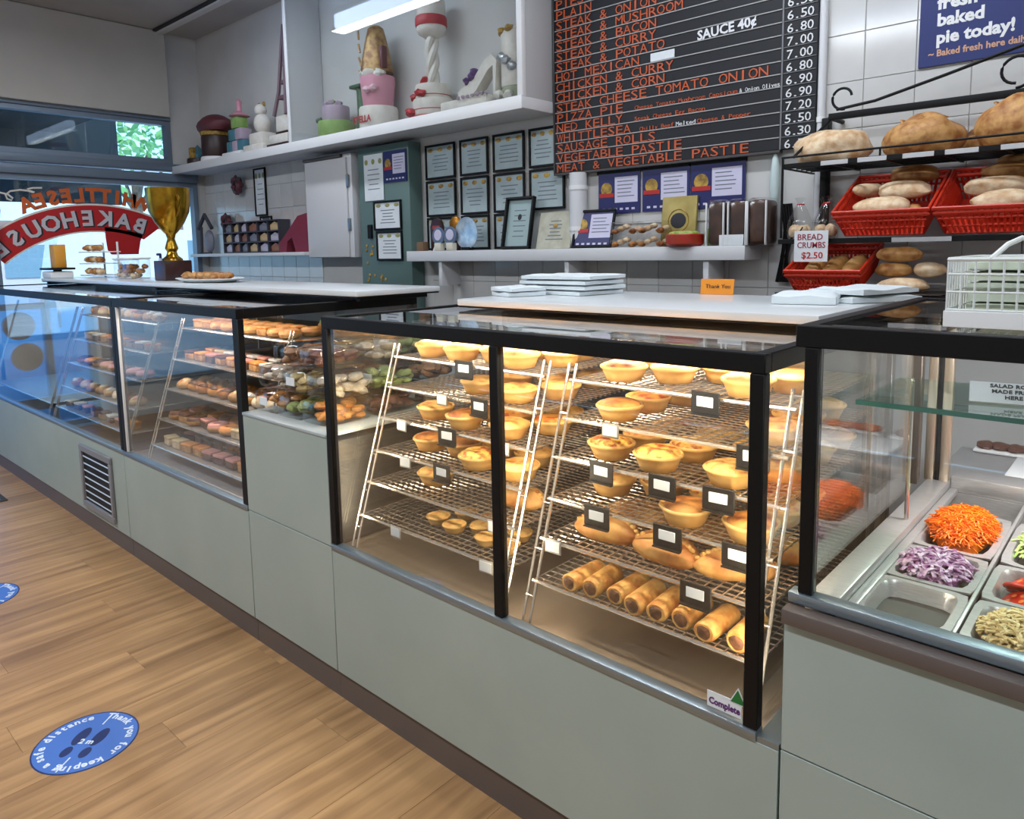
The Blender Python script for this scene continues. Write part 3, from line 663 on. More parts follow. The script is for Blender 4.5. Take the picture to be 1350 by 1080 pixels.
# ------------------------------------------------------------------ salad bar contents
def pan(x0, x1, y0, y1, lab, floor=.70, rim=.808):
    t = thing('steel_pan', lab, 'pan', ((x0 + x1) / 2, (y0 + y1) / 2, floor), 0, 'steel pans in the salad bar')
    a, b = (x1 - x0) / 2, (y1 - y0) / 2; m = MB(); n = 32
    def ring(k, ax, by, z): # rounded rectangle
        out = []
        for i in range(n):
            th = 2 * pi * i / n; c_, s_ = cos(th), sin(th); q = (abs(c_) ** k + abs(s_) ** k) ** (-1 / k); out.append((ax * c_ * q, by * s_ * q, z))
        return out
    h = rim - floor
    rings = [ring(14, a, b, h - .004), ring(14, a, b, h), ring(7, a - .014, b - .014, h), ring(6, a - .018, b - .018, h - .008), ring(5, a - .03, b - .03, .012), ring(4, a - .05, b - .05, .003), ring(4, .002, .002, .003)]
    vs = sum(rings, []); fs = []
    for i in range(len(rings) - 1): fs += [(i * n + j, i * n + (j + 1) % n, (i + 1) * n + (j + 1) % n, (i + 1) * n + j) for j in range(n)]
    m.add(vs, fs).build('tub', STEEL, t, ang=50)
    return t
pans = [(-.418, -.252, .105, .305, 'empty steel pan at the front corner of the salad bar'), (-.418, -.252, .312, .512, 'steel pan full of sliced red onion'), (-.418, -.252, .52, .82, 'steel pan heaped with grated orange carrot'),
        (-.240, -.065, .105, .305, 'steel pan holding shredded chicken'), (-.240, -.065, .312, .512, 'steel pan of sliced tomato'), (-.240, -.065, .52, .82, 'steel pan of shredded lettuce beside the carrot')]
for q in pans: pan(*q)
def strip(m, rnd, c, L, w, th, curl):
    d = rnd.uniform(0, 6.28); tilt = rnd.uniform(-.45, .45); u = Vector((cos(d) * cos(tilt), sin(d) * cos(tilt), sin(tilt))); s = u.cross(Vector((0, 0, 1))).normalized(); nrm = s.cross(u)
    pts = []; k = 4
    for i in range(k + 1):
        q = i / k - .5; pts.append(Vector(c) + u * L * q + nrm * (curl * (1 - 4 * q * q)) + s * curl * .6 * sin(q * 4))
    vs = []; fs = []
    for p in pts: vs += [p - s * w / 2, p + s * w / 2, p + s * w / 2 + nrm * th, p - s * w / 2 + nrm * th]
    for i in range(k):
        a = 4 * i; b = a + 4; fs += [(a, b, b + 1, a + 1), (a + 1, b + 1, b + 2, a + 2), (a + 2, b + 2, b + 3, a + 3), (a + 3, b + 3, b, a)]
    fs += [(0, 1, 2, 3), (4 * k + 3, 4 * k + 2, 4 * k + 1, 4 * k)]
    m.add(vs, fs)
def heap(name, lab, cat, cx, cy, rx_, ry_, z0, hgt, n, L, w, th, curl, m_, seed):
    rnd = random.Random(seed); m = MB()
    m.blob((cx, cy, z0 - .004), (rx_ * .88, ry_ * .88, hgt * .95), noise=.05, flat=-.4, nu=20, nv=10)
    for _ in range(n):
        a = rnd.uniform(0, 6.28); r_ = rnd.random() ** .5; x, y = cx + rx_ * r_ * cos(a), cy + ry_ * r_ * sin(a)
        strip(m, rnd, (x, y, z0 + hgt * max(.02, 1 - r_ * r_) ** .5 + rnd.uniform(-.004, .008)), L * rnd.uniform(.6, 1.2), w, th, curl * rnd.uniform(.2, 1))
    return tag(m.build(name, m_, smooth=False), lab, cat, None, 'stuff')
heap('grated_carrot', 'bright orange heap of grated carrot in a steel pan', 'carrot', -.335, .68, .066, .115, .800, .044, 1200, .034, .0026, .0020, .006, ORANGE, 1)
heap('sliced_onion', 'purple and white sliced red onion heaped in a pan', 'onion', -.335, .412, .062, .078,   .796, .024, 300, .040, .0075, .0020, .014, ONION, 2)
heap('shredded_lettuce', 'pale green shredded lettuce in a pan', 'lettuce', -.152, .68, .066, .115, .796, .030, 380, .04, .006, .0015, .012, LETT, 3)
heap('shredded_chicken', 'pale tan shredded chicken filling the front pan', 'chicken', -.152, .205, .066, .078, .794, .030, 620, .024, .0045, .003, .004, CHICK, 4)
tp = None
for i in range(9):
    x, y = -.185 + .032 * (i % 3), .375 + .035 * (i // 3)
    if tp is None:
        tp = thing('tomato_slice', 'tomato', 'tomato'); MB().lathe([(.004, 0), (.029, 0), (.031, .003), (.029, .0065), (.004, .0065)], 18).build('flesh', TOMATO, tp)
        for k in range(5): MB().blob((.016 * cos(k * 1.257), .016 * sin(k * 1.257), .0062), (.006, .006, .0012), nu=8, nv=5).build('seed_pocket', mat('tomato_seed', (222, 120, 60), .2), tp)
    o = put(tp, (x, y, .790 + .004 * (i % 4)), 0, 'red tomato slice leaning in the tomato pan, row %s, %s across' % (ORD[i // 3], ORD[i % 3]), 'tomato slices in the salad bar'); o.rotation_euler = (radians(-32), radians(R(-8, 8)), R(0, 3))
tag(MB().blob((-.152, .412, .735), (.045, .055, .045), flat=-.4).build('tomato_heap', TOMATO), 'red tomato pieces piled under the slices', 'tomato', None, 'stuff')
# things on the salad bar's glass shelf and rear bench
cd = thing('shelf_notice', 'white folded paper notice on the glass shelf of the salad bar', 'notice', (-.215, .40, 1.1785), radians(10))
B(-.075, .14, -.005, -.001, 0, .055, Matrix.Rotation(radians(-52), 4, 'X')).build('card', PAPER, cd, smooth=False)
for k, s_ in enumerate(('SALAD ROLLS', 'MADE FRESH', 'HERE')): text(MB(), s_, .013, Matrix.Rotation(radians(-52), 4, 'X') @ wall_M(.0, -.0055, .041 - .015 * k), .0003, align='CENTER').build('lettering', DINK, cd, smooth=False)
tb = thing('plastic_tub', 'pale grey lidded tub at the back of the salad glass shelf', 'tub', (-.165, .56, 1.1785))
MB().lathe([(.045, 0), (.05, .004), (.056, .10)], 24).build('body', WPLAS, tb); MB().lathe([(.059, .10), (.060, .108), (.056, .112), (.004, .112)], 24).build('lid', mat('grey_lid', (190, 192, 198), .4), tb)
ck = RB(-.33, .35, 1.13, 1.44, .801, .818, r=.006).build('chopping_board', WPLAS); tag(ck, 'white chopping board on the bench behind the salad pans', 'chopping board')
for i, (x, y, c) in enumerate([(-.36, 1.49, 'dark'), (-.12, 1.50, 'orange'), (.12, 1.50, 'dark')]):
    t = thing('ham_tray', '%s sliced meat tray on the bench behind the chopping board, %s along' % (c, ORD[i]), 'tray', (x, y + .12, .801))
    RB(-.1, .1, -.12, -.02, 0, .01, r=.004).build('tray', WPLAS, t)
    for k in range(4): MB().blob((-.07 + .045 * k, -.07, .018), (.03, .04, .012), noise=.1, seed=k, nu=12, nv=8).build('slice', mat('meat_' + c, (96, 60, 46) if c == 'dark' else (196, 96, 50), .5), t)

# white wire basket with paper bags on the salad bar
wbk = thing('wire_basket', 'white wire basket with handle on top of the salad bar', 'basket', (-.284, .12, 1.3565))
m = MB(); bx_, by_, bh = .36, .26, .115
for z in (.004, .03, .06, .09, .115): m.tube([(0, 0, z), (bx_, 0, z), (bx_, by_, z), (0, by_, z)], .0022 if z < .11 else .004, 5, closed=True)
for k in range(19): m.tube([(bx_ * k / 18, 0, .004), (bx_ * k / 18, 0, bh)], .0018, 4); m.tube([(bx_ * k / 18, by_, .004), (bx_ * k / 18, by_, bh)], .0018, 4); m.tube([(bx_ * k / 18, 0, .004), (bx_ * k / 18, by_, .004)], .0018, 4)
for k in range(1, 13): m.tube([(0, by_ * k / 13, .004), (0, by_ * k / 13, bh)], .0018, 4); m.tube([(bx_, by_ * k / 13, .004), (bx_, by_ * k / 13, bh)], .0018, 4)
tag(m.build('wire_body', mat('white_wire', (224, 228, 226), .4), wbk), kind='stuff')
MB().tube([(.060, .0, bh), (.080, .02, bh + .024), (.098, .03, bh + .034), (.114, .03, bh + .03), (.118, .0, bh)], .0045, 8).build('handle', MATS['white_wire'], wbk)
RB(-.004, bx_ + .004, -.004, .0, .0, .028, r=.001, seg=1).build('front_strip', WPLAS, wbk)
BAGP = mat('bag_paper', (206, 216, 196), .7, c2=(196, 206, 188), scale=6); BAGW = mat('bag_white', (226, 234, 236), .65, c2=(214, 222, 226), scale=6)
def bag_mesh(name, L, Wd, th, seed, m_):
    rnd = random.Random(seed); b = bmesh.new(); nx, ny = 10, 6; p = [rnd.uniform(0, 6) for _ in range(4)]
    m = MB(); vs = []; fs = []
    for s_ in (0, 1):
        for j in range(ny + 1):
            for i in range(nx + 1):
                e = 0 if (i in (0, nx) or j in (0, ny)) else 1; u, v = i / nx - .5, j / ny - .5
                vs.append((u * L, v * Wd, .001 + (th * (.68 + .32 * e) if s_ else 0) + (.003 * sin(u * 9 + p[0]) * sin(v * 8 + p[1]) + .002) * (1 if s_ else 0)))
    o = (nx + 1) * (ny + 1); q = lambda i, j, k: k * o + j * (nx + 1) + i
    for j in range(ny):
        for i in range(nx): fs += [(q(i, j, 1), q(i + 1, j, 1), q(i + 1, j + 1, 1), q(i, j + 1, 1)), (q(i, j + 1, 0), q(i + 1, j + 1, 0), q(i + 1, j, 0), q(i, j, 0))]
    for i in range(nx): fs += [(q(i, 0, 0), q(i + 1, 0, 0), q(i + 1, 0, 1), q(i, 0, 1)), (q(i + 1, ny, 0), q(i, ny, 0), q(i, ny, 1), q(i + 1, ny, 1))]
    for j in range(ny): fs += [(q(0, j + 1, 0), q(0, j, 0), q(0, j, 1), q(0, j + 1, 1)), (q(nx, j, 0), q(nx, j + 1, 0), q(nx, j + 1, 1), q(nx, j, 1))]
    b.free(); return m.add(vs, fs).mesh(name, m_, True, 60)
def bags(lst, m_, cat, labs, grp, L=.30, Wd=.20, th=.014):
    me = bag_mesh('paper_bag', L, Wd, th, len(lst), m_)
    for i, (x, y, z, rz) in enumerate(lst):
        o = bpy.data.objects.new('paper_bag', me); C.objects.link(o); o.location = (x, y, z); o.rotation_euler = (0, 0, rz); tag(o, labs % ORD[i] if '%s' in labs else labs, cat, grp)
bags([(-.104, .25, 1.3645 + .0175 * k, radians((k % 3 - 1) * .8)) for k in range(6)], BAGP, 'paper bag', 'pale green paper bag in the wire basket, %s from the bottom', 'paper bags in the wire basket', .31, .215)
bags([(-1.70 + (.01 * (k % 2)),   .90, 1.3335 + .0186 * k, radians(-8 + 3 * k)) for k in range(4)], BAGW, 'paper bag', 'white paper bag in the taller pile on the serving slab, %s from its bottom', 'paper bags piled on the serving slab', .32, .23)
bags([(-1.79 , .70, 1.3335 + .0175 * k, radians(-20 + 6 * k)) for k in range(2)], BAGW, 'paper bag', 'white paper bag by the slab corner nearest the window, %s from the bottom', 'paper bags piled on the serving slab', .14, .15)
bags([(-.785, .84, 1.3335 + .0175 * k, radians(12 + 6 * k)) for k in range(1)], BAGW, 'paper bag', 'flat pale paper bag at the salad end of the serving slab', None, .17, .17, .03)
bags([(-.68, 1.00, 1.3335 + .0232 * k, radians(62 + 10 * k)) for k in range(2)], BAGW, 'paper bag', 'loose white paper bag by the red bread baskets, %s from the bottom', 'loose paper bags at the slab end', .26, .18, .016)
oc = thing('orange_card', 'small orange notice card standing on the serving slab', 'notice', (-1.24, 1.05, 1.3335), radians(8))
RB(0, .118, 0, .003, 0, .055, r=.001, seg=1, M=Matrix.Rotation(radians(-12), 4, 'X')).build('card', mat('orange_card', (232, 142, 22), .6), oc)
text(MB(), 'Thank You', .02, Matrix.Rotation(radians(-12), 4, 'X') @ wall_M(.018, -.001, .022), 0).build('lettering', DINK, oc, smooth=False)

# ------------------------------------------------------------------ wrought iron bread rack on the back wall
br = thing('bread_rack', 'black wrought iron bread rack with scrolls on the tiled wall', 'rack', (-1.24, 1.74, 0))
def iron(nm, *segs):
    m = MB()
    for sgm in segs: m.tube(sgm[0], sgm[1], 7)
    return m.build(nm, BLACK, br)
for xx in (.0, 1.55): RB(xx + .05, xx + .08, .30, .35, 1.28, 2.05, r=.004).build('upright', BLACK, br)
RB(.12, 1.6, .18, .20, 2.018, 2.046, r=.003).build('top_bar', BLACK, br)
for xx in (.125, 1.55): iron('bracket', ([(xx, .19, 2.03), (xx, .345, 2.03)], .010), ([(xx, .19, 2.02), (xx - .08, .01, 1.86)], .006))
def scroll(cx, cz, r0, turns, a0, d): return [(cx + d * r0 * (1 - .30 * t / 20) * cos(a0 + turns * 2 * pi * t / 20), .19, cz + r0 * (1 - .30 * t / 20) * sin(a0 + turns * 2 * pi * t / 20)) for t in range(21)]
iron('scroll', (scroll(.175, 2.105, .048, .75, -pi * .55, -1), .0055), ([(.15, .19, 2.06), (.30, .19, 2.075), (.55, .19, 2.135), (.80, .19, 2.20)], .0065))
iron('scroll', (scroll(.775, 2.11, .060, 1.0, -pi / 2, 1), .0055))
for nm, z0, yy in (('top_shelf', 1.815, 0), ('middle_shelf', 1.505, -.02), ('lower_shelf', 1.285, -.04)):
    m = MB()
    m.rbox(0, 1.6, yy, yy + .014, z0, z0 + .020, r=.002, seg=1)
    for k in range(6): m.box(.02, 1.6, yy + .05 + .055 * k, yy + .058 + .055 * k, z0 + .004, z0 + .014)
    for k in range(9): m.box(.0 + .195 * k, .012 + .195 * k, yy + .01, .345, z0 + .0, z0 + .006)
    m.build(nm, BLACK, br, smooth=False)
iron('rail', ([(0.0, .0, 1.86), (1.6, .0, 1.872)], .0045), ([(0.005, .0, 1.86), (.005, .0, 1.53)], .005), ([(.38, .0, 1.862), (.38, 0, 1.83)], .004))
tagm = RB(0, .105, -.003, 0, -.010, .008, r=.001, seg=1).mesh('ticket_strip', mat('strip_grey', (196, 196, 196), .4))
for x, z in ((.16, 1.825), (.30, 1.825), (.46, 1.825), (.60, 1.825), (.44, 1.515), (.535, 1.515), (.77, 1.825)):
    o = bpy.data.objects.new('ticket_strip', tagm); C.objects.link(o); o.parent = br; o.location = (x, -.001 if z > 1.7 else -.021, z)
# round loaves
def loaf(lab, loc, r, m_, seed, rz=0, tilt=0, nm='bread_loaf', cat='bread', grp='loaves on the top of the bread rack', slash=0):
    t = thing(nm, lab, cat, loc, rz, grp); M_ = Matrix.Rotation(tilt, 3, 'X')
    MB().blob((0, 0, r[2] * .62), r, M_, noise=.06, seed=seed, flat=-.62, nu=26, nv=16).build('crust', m_, t)
    if slash:
        sl = MB()
        for k in range(slash): u = (-.5 + k / max(1, slash - 1)) * r[0] * 1.0; sl.tube([(u + .010 * cos(j), .6 * r[1] * (j / 4 - 1.0) * 1.1, r[2] * .62 + r[2] * .985 * max(.05, 1 - (u / r[0]) ** 2 - (.66 * (j / 4 - 1)) ** 2) ** .5) for j in range(0, 6)], .0035, 6)
        sl.build('score_mark', BREAD, t)
    return t
loaf('pale floured cob loaf at the scroll end of the bread rack top', (-1.085, 1.885, 1.8355), (.155, .115, .085), FLOUR, 1)
loaf('brown floured cob loaf in the middle of the bread rack top', (-.745, 1.885, 1.8355), (.14, .115, .095), BREAD, 2, slash=3)
loaf('big round golden loaf next to the blue sign on the bread rack top', (-.44, 1.89, 1.8355), (.135, .12, .112), BREAD, 3, slash=2)
loaf('dark topped cob loaf behind the pale floured loaf', (-.595, 2.03, 1.8355), (.05, .045, .06), BREAD, 5)
# red bread baskets
def basket(lab, loc, rz, tilt, L=.335, Wd=.34, h=.11):
    t = thing('bread_basket', lab, 'basket', loc, rz, 'red plastic bread baskets'); t.rotation_euler = (tilt, 0, rz)
    def rect(k, z): a, b = L / 2 - k, Wd / 2 - k; return [(-a, -b, z), (a, -b, z), (a, b, z), (-a, b, z)]
    MB().tube(rect(0, h), .008, 8, closed=True).build('rim', REDPL, t)
    m = MB(); t0, t1 = rect(.0, h), rect(.028, .0)
    for z, k in ((.0, .028), (.033, .019), (.066, .010)): m.tube(rect(k, z), .005, 5, closed=True)
    for e in range(4):
        n = 17
        for i in range(n + 1):
            f = i / n; a = Vector(t0[e]).lerp(Vector(t0[(e + 1) % 4]), f); b = Vector(t1[e]).lerp(Vector(t1[(e + 1) % 4]), f); m.tube([a, b], .0052, 4)
    tag(m.build('lattice_side', REDPL, t), kind='stuff')
    RB(-L / 2 + .03, L / 2 - .03, -Wd / 2 + .03, Wd / 2 - .03, -.004, .004, r=.002, seg=1).build('base', REDPL, t)
    for q in (rect(.004, h - .018),): MB().tube(q, .010, 6, closed=True).build('rim_band', REDPL, t)
    return t
TL = radians(27)
basket('red basket of bread rolls below the pale floured loaf', (-.835, 1.865, 1.60), radians(0), TL)
basket('red basket of bread rolls below the big round loaf', (-.485, 1.865, 1.60), radians(0), TL)
basket('red basket of long rolls behind the bread crumb price card', (-1.03, 1.81, 1.352), radians(0), radians(20), .29, .30, .10)
def bun(lab, loc, r, m_, seed, rz, tilt, grp):
    t = MB().blob((0, 0, 0), r, noise=.05, seed=seed, nu=20, nv=12, pw=.85).build('bread_roll', m_); tag(t, lab, 'bread', grp); t.location = loc; t.rotation_euler = (tilt, 0, rz)
G1 = 'rolls in the red baskets'
for i, (x, y, z, rz, r_) in enumerate([(-.855, 1.775, 1.640, .06, (.105, .05, .040)), (-.80, 1.865, 1.706, .0, (.098, .044, .034)), (-.935, 1.90, 1.715, 1.1, (.085, .030, .028)), (-.79, 1.955, 1.772, .05, (.09, .040, .034)), (-.75, 1.80, 1.622, -.2, (.03, .03, .026))]):
    bun(['speckled long roll at the front of the basket under the pale loaf', 'pale speckled roll in the middle of the basket under the pale loaf', 'curved pale roll leaning on the side of the basket under the pale loaf', 'brown roll at the back of the basket under the pale loaf', 'small roll end at the corner of the basket under the pale loaf'][i], (x, y, z), r_, FLOUR if i < 3 else BREAD, i + 10, rz, TL, G1)
for i, (x, y, z, rz, r_) in enumerate([(-.455, 1.775, 1.640, .1, (.10, .05, .042)), (-.49, 1.862, 1.70, .25, (.11, .042, .036)), (-.46, 1.942, 1.757, .15, (.095, .038, .032)), (-.44, 1.99, 1.80, .1, (.075, .028, .026))]):
    bun(['speckled long roll at the front of the basket under the round loaf', 'pale curved baguette roll in the basket under the round loaf', 'brown roll behind the pale roll in the basket under the round loaf', 'rear roll in the basket under the round loaf'][i], (x, y, z), r_, FLOUR if i < 2 else BREAD, i + 20, rz, TL, G1)
for i in range(3):
    bun('golden soft roll in the lower red basket, %s from the price card' % ORD[i], (-1.105 + .075 * i, 1.80, 1.402), (.034, .10, .038), ROLL, i + 30, radians(-8), radians(26), 'soft rolls in the lower basket')
for i, (x, y, z, L) in enumerate([(-.78, 1.76, 1.458, .085), (-.80, 1.77, 1.400, .066), (-.676, 1.765, 1.400, .055), (-.76, 1.75, 1.342, .09)]):
    t = bun('brown hot dog roll in the stack beside the lower red basket, %s from the top' % ORD[i], (x, y, z), (L, .038, .028), BREAD if i < 2 else FLOUR, i + 40, .1 * (i - 1), 0, 'rolls stacked beside the lower basket')
RB(-.92, -.62, 1.69, 1.95, 1.307, 1.311, r=.001, seg=1).build('bread_tray', DSTEEL); tag(bpy.data.objects['bread_tray'], 'dark flat tray under the stacked brown rolls', 'tray')
# bagged rolls at the scroll end
for i, (x, y, z) in enumerate([(-1.175, 1.79, 1.5255), (-1.068, 1.79, 1.5255), (-1.115, 1.905, 1.5255)]):
    t = thing('bagged_rolls', ['clear bag of pale rolls at the scroll end of the middle shelf', 'clear bag of rolls tied with red beside the red basket', 'clear bag of rolls behind the two front bags'][i], 'bread', (x, y, z), .2 * i, 'bagged rolls on the bread rack')
    for k in range(4): MB().blob((-.018 + .036 * (k % 2), -.018 + .036 * (k // 2), .030), (.023, .023, .028), noise=.06, seed=k + i, flat=-.8, nu=14, nv=9).build('roll', FLOUR, t)
    MB().lathe([(.044, .001), (.050, .03), (.046, .075), (.028, .12), (.012, .145), (.022, .17), (.004, .172)], 16, wob=.08, seed=i + 3).build('bag', WRAP, t)
    MB().torus((0, 0, .143), .013, .003, 12, 6).build('tie', REDP, t)
pcd = thing('crumb_card', 'white handwritten bread crumbs price card on the bread rack', 'price card', (-1.160, 1.695, 1.432))
RB(0, .135, -.003, 0, 0, .125, r=.001, seg=1).build('card', PAPER, pcd)
for s_, z, w in (('BREAD', .088, .10), ('CRUMBS', .056, .112)): text(MB(), s_, .034, wall_M(.012, -.0035, z), .0004, width=w).build('lettering', mat('ink_red', (150, 40, 60), .6), pcd, smooth=False)
text(MB(), '$2.50', .036, wall_M(.03, -.0035, .014), .0006, width=.085).build('lettering', REDP, pcd, smooth=False)
MB().tube([(.02, .0, .12), (.02, .03, .14)], .003, 5).build('hook', BLACK, pcd)

# wall sign, menu board, pipes
ws = thing('pie_sign', 'dark blue wall sign about fresh baked pies in white lettering', 'sign', (-.826, 2.082, 2.205))
RB(0, .75, 0, .010, 0, .62, r=.001, seg=1).build('panel', mat('sign_blue', (22, 38, 104), .45), ws)
for s_, x, z, w in (('pie today!', .062, .085, .262), ('baked', .062, .152, .160), ('fresh', .062, .216, .138)): text(MB(), s_, .066, wall_M(x, -.001, z), .0025, width=w).build('lettering', WPLAS, ws, smooth=False)
text(MB(), '~ Baked fresh here daily ~', .036, wall_M(.036, -.001, .036), .0010, width=.36).build('lettering', mat('tan_print', (206, 160, 130), .5), ws, smooth=False)

mb_ = thing('menu_board', 'black grooved menu board with orange letters and white prices', 'menu board', (-2.702, 2.055, 1.936))
BW, BH = 1.325, 1.22
bo = RB(0, 1.482, 0, .028, 0, BH, r=.003, seg=1).build('board', mat('menu_black', (9, 11, 19), .55), mb_)
RB(-.010, 0, -.006, .030, -.012, BH, r=.002, seg=1).build('frame', mat('menu_frame', (70, 66, 66), .4), mb_); RB(0, BW, -.006, .03, -.014, -.0, r=.002, seg=1).build('frame', MATS['menu_frame'], mb_)
RB(BW - .004, BW + .004, -.004, 0, 0, BH, r=.001, seg=1).build('divider', mat('menu_grey', (120, 120, 124), .4), mb_)
rl = B(.006, BW - .006, -.004, 0, 0, .0045).mesh('rail', mat('menu_rail', (168, 166, 164), .4), False)
PITCH = .0562
for k in range(1, 20):
    o = bpy.data.objects.new('rail', rl); C.objects.link(o); o.parent = bo; o.location = (0, 0, -.003 + PITCH * k)
rl2 = B(BW + .006, 1.476, -.004, 0, 0, .003).mesh('price_rail', MATS['menu_grey'], False)
for k in range(1, 20):
    o = bpy.data.objects.new('price_rail', rl2); C.objects.link(o); o.parent = bo; o.location = (0, 0, -.003 + PITCH * k)
MO = mat('menu_orange', (194, 86, 44), .5); MW = mat('menu_white', (224, 224, 226), .5)
def board_line(k, s_, x0, pitch, m_, size=.066, grow=0):
    m = MB(); z = .002 + PITCH * k
    for i, ch in enumerate(s_):
        if ch == ' ': continue
        key = (ch, size, .0)
        if key not in GLY: GLY[key] = glyphs(ch, size, .0, .0012, 'CENTER')
        v, f = GLY[key]; M_ = wall_M(x0 + pitch * (i + .5), -.003, z + .001)
        w = (max(q[0] for q in v) - min(q[0] for q in v)) or 1; kx = min(1.6, pitch * .90 / w)
        m.add([tuple(M_ @ Vector((x * kx, y * .98, zz))) for x, y, zz in v], f)
    tag(m.build('menu_line' if m_ is MO else 'price' if x0 > BW else 'menu_note', m_, bo, smooth=False), kind='stuff')
ROWS = ['MEAT & VEGETABLE PASTIE', 'VEGETABLE PASTIE', 'SAUSAGE ROLLS', 'WHITTLESEA', 'NED KELLY', 'PIZZA PIE', 'STEAK CHEESE TOMATO ONION', 'CHICKEN & CORN', 'CHICKEN & CURRY', 'HOT MEXICAN', 'STEAK & POTATO', 'STEAK & CURRY', 'STEAK & BACON', 'STEAK & MUSHROOM', 'STEAK & ONION', 'PLAIN', 'PIES']
for k, s_ in enumerate(ROWS): board_line(k, s_, .014, .0505 if len(s_) < 24 else .0500, MO)
for k, x0, words in ((3, .57, 'Chilly Beef       Cheese & Pepper'), (4, .54, 'Steak Cheese Egg Bacon'), (5, .54, 'Cheese Tomato Mushroom Capsicum')):
    board_line(k, words, x0, .0185, MO, .030)
board_line(3, 'Melted', .785, .0185, MW, .030); board_line(5, '& Onion Olives', 1.122, .0140, MW, .028)
for k, s_ in enumerate(['6.50', '6.30', '5.50', '7.20', '6.90', '6.90', '6.80', '7.00', '7.00', '6.80', '6.50', '6.30', '6.50', '6.50', '6.50', '6.30']): board_line(k, s_, BW + .018, .030, MW, .056)
m = MB(); text(m, 'SAUCE 40¢', .062, Matrix.Translation((.90, -.003, .565)) @ Matrix.Rotation(radians(-2), 4, 'Y') @ Matrix.Rotation(radians(90), 4, 'X'), .0018, width=.30); m.build('menu_note', MW, mb_, smooth=False)
RB(.637, .775, -.006, -.001, .508, .550, r=.001, seg=1).build('white_strip', PAPER, mb_)
def pipe(lab, x, y, z0, z1, r, nm='wall_pipe'):
    t = thing(nm, lab, 'pipe', (x, y, z0)); MB().tube([(0, 0, 0), (0, 0, z1 - z0)], r, 14).build('pipe', WPAINT, t)
    for q in (.25, .8): MB().lathe([(r + .004, -.012), (r + .004, .012)], 14, (0, 0, q * (z1 - z0))).build('clip', WPLAS, t)
pipe('white vertical pipe between the menu board and the bread rack', -1.205, 2.075, 1.6, 3.4, .018)
pipe('thick white pipe below the menu board by the framed awards', -2.53, 2.045, 1.51, 1.925, .05)
fan = thing('plastic_cover', 'pale oval plastic cover hanging below the menu price column', 'cover', (-1.405, 2.07, 1.665))
MB().blob((0, 0, .13), (.022, .02, .135), nu=16, nv=14).build('cover', mat('pale_cover', (196, 212, 210), .35), fan)
cb = thing('hanging_strap', 'black cable bundle hanging on the wall beside the bread rack', 'cable', (-1.36, 2.06, 1.33))
for k in range(4): MB().tube([(.012 * k, .0, .36), (.012 * k + .015, .0, .24), (.010 * k - .012 * (k % 2), .01, .12), (.016 * k - .02, 0, .0)], .008, 6).build('strand', BLACK, cb)

# ------------------------------------------------------------------ award shelf and framed certificates
aws = thing('award_shelf', 'white wall shelf holding awards and boxes below the menu board', 'shelf', (-3.89, 1.905, 1.435))
RB(0, 2.42, 0, .19, 0, .068, r=.004).build('board', WPAINT, aws)
for xx in (.30, 1.35, 2.2): RB(xx, xx + .03, .02, .19, -.16, 0, r=.003).build('bracket', WPAINT, aws)
pl = thing('corner_column', 'grey green painted wall column with certificates stuck on it', 'column', (-4.50, 1.98, 0))
RB(0, .575, 0, .112, 1.0, 2.25, r=.006).build('column', GREYGREEN, pl)
for k in range(16): rnd = random.Random(k); MB().lathe([(.012, 0), (.010, .003), (.002, .004)], 10).build('gold_dot', GOLDP, pl, (.05 + rnd.uniform(0, .40) * (1 if k > 8 else .25), -.002, 1.26 + rnd.uniform(0, .30) * (1 if k < 9 else .35))).rotation_euler = (radians(90), 0, 0)
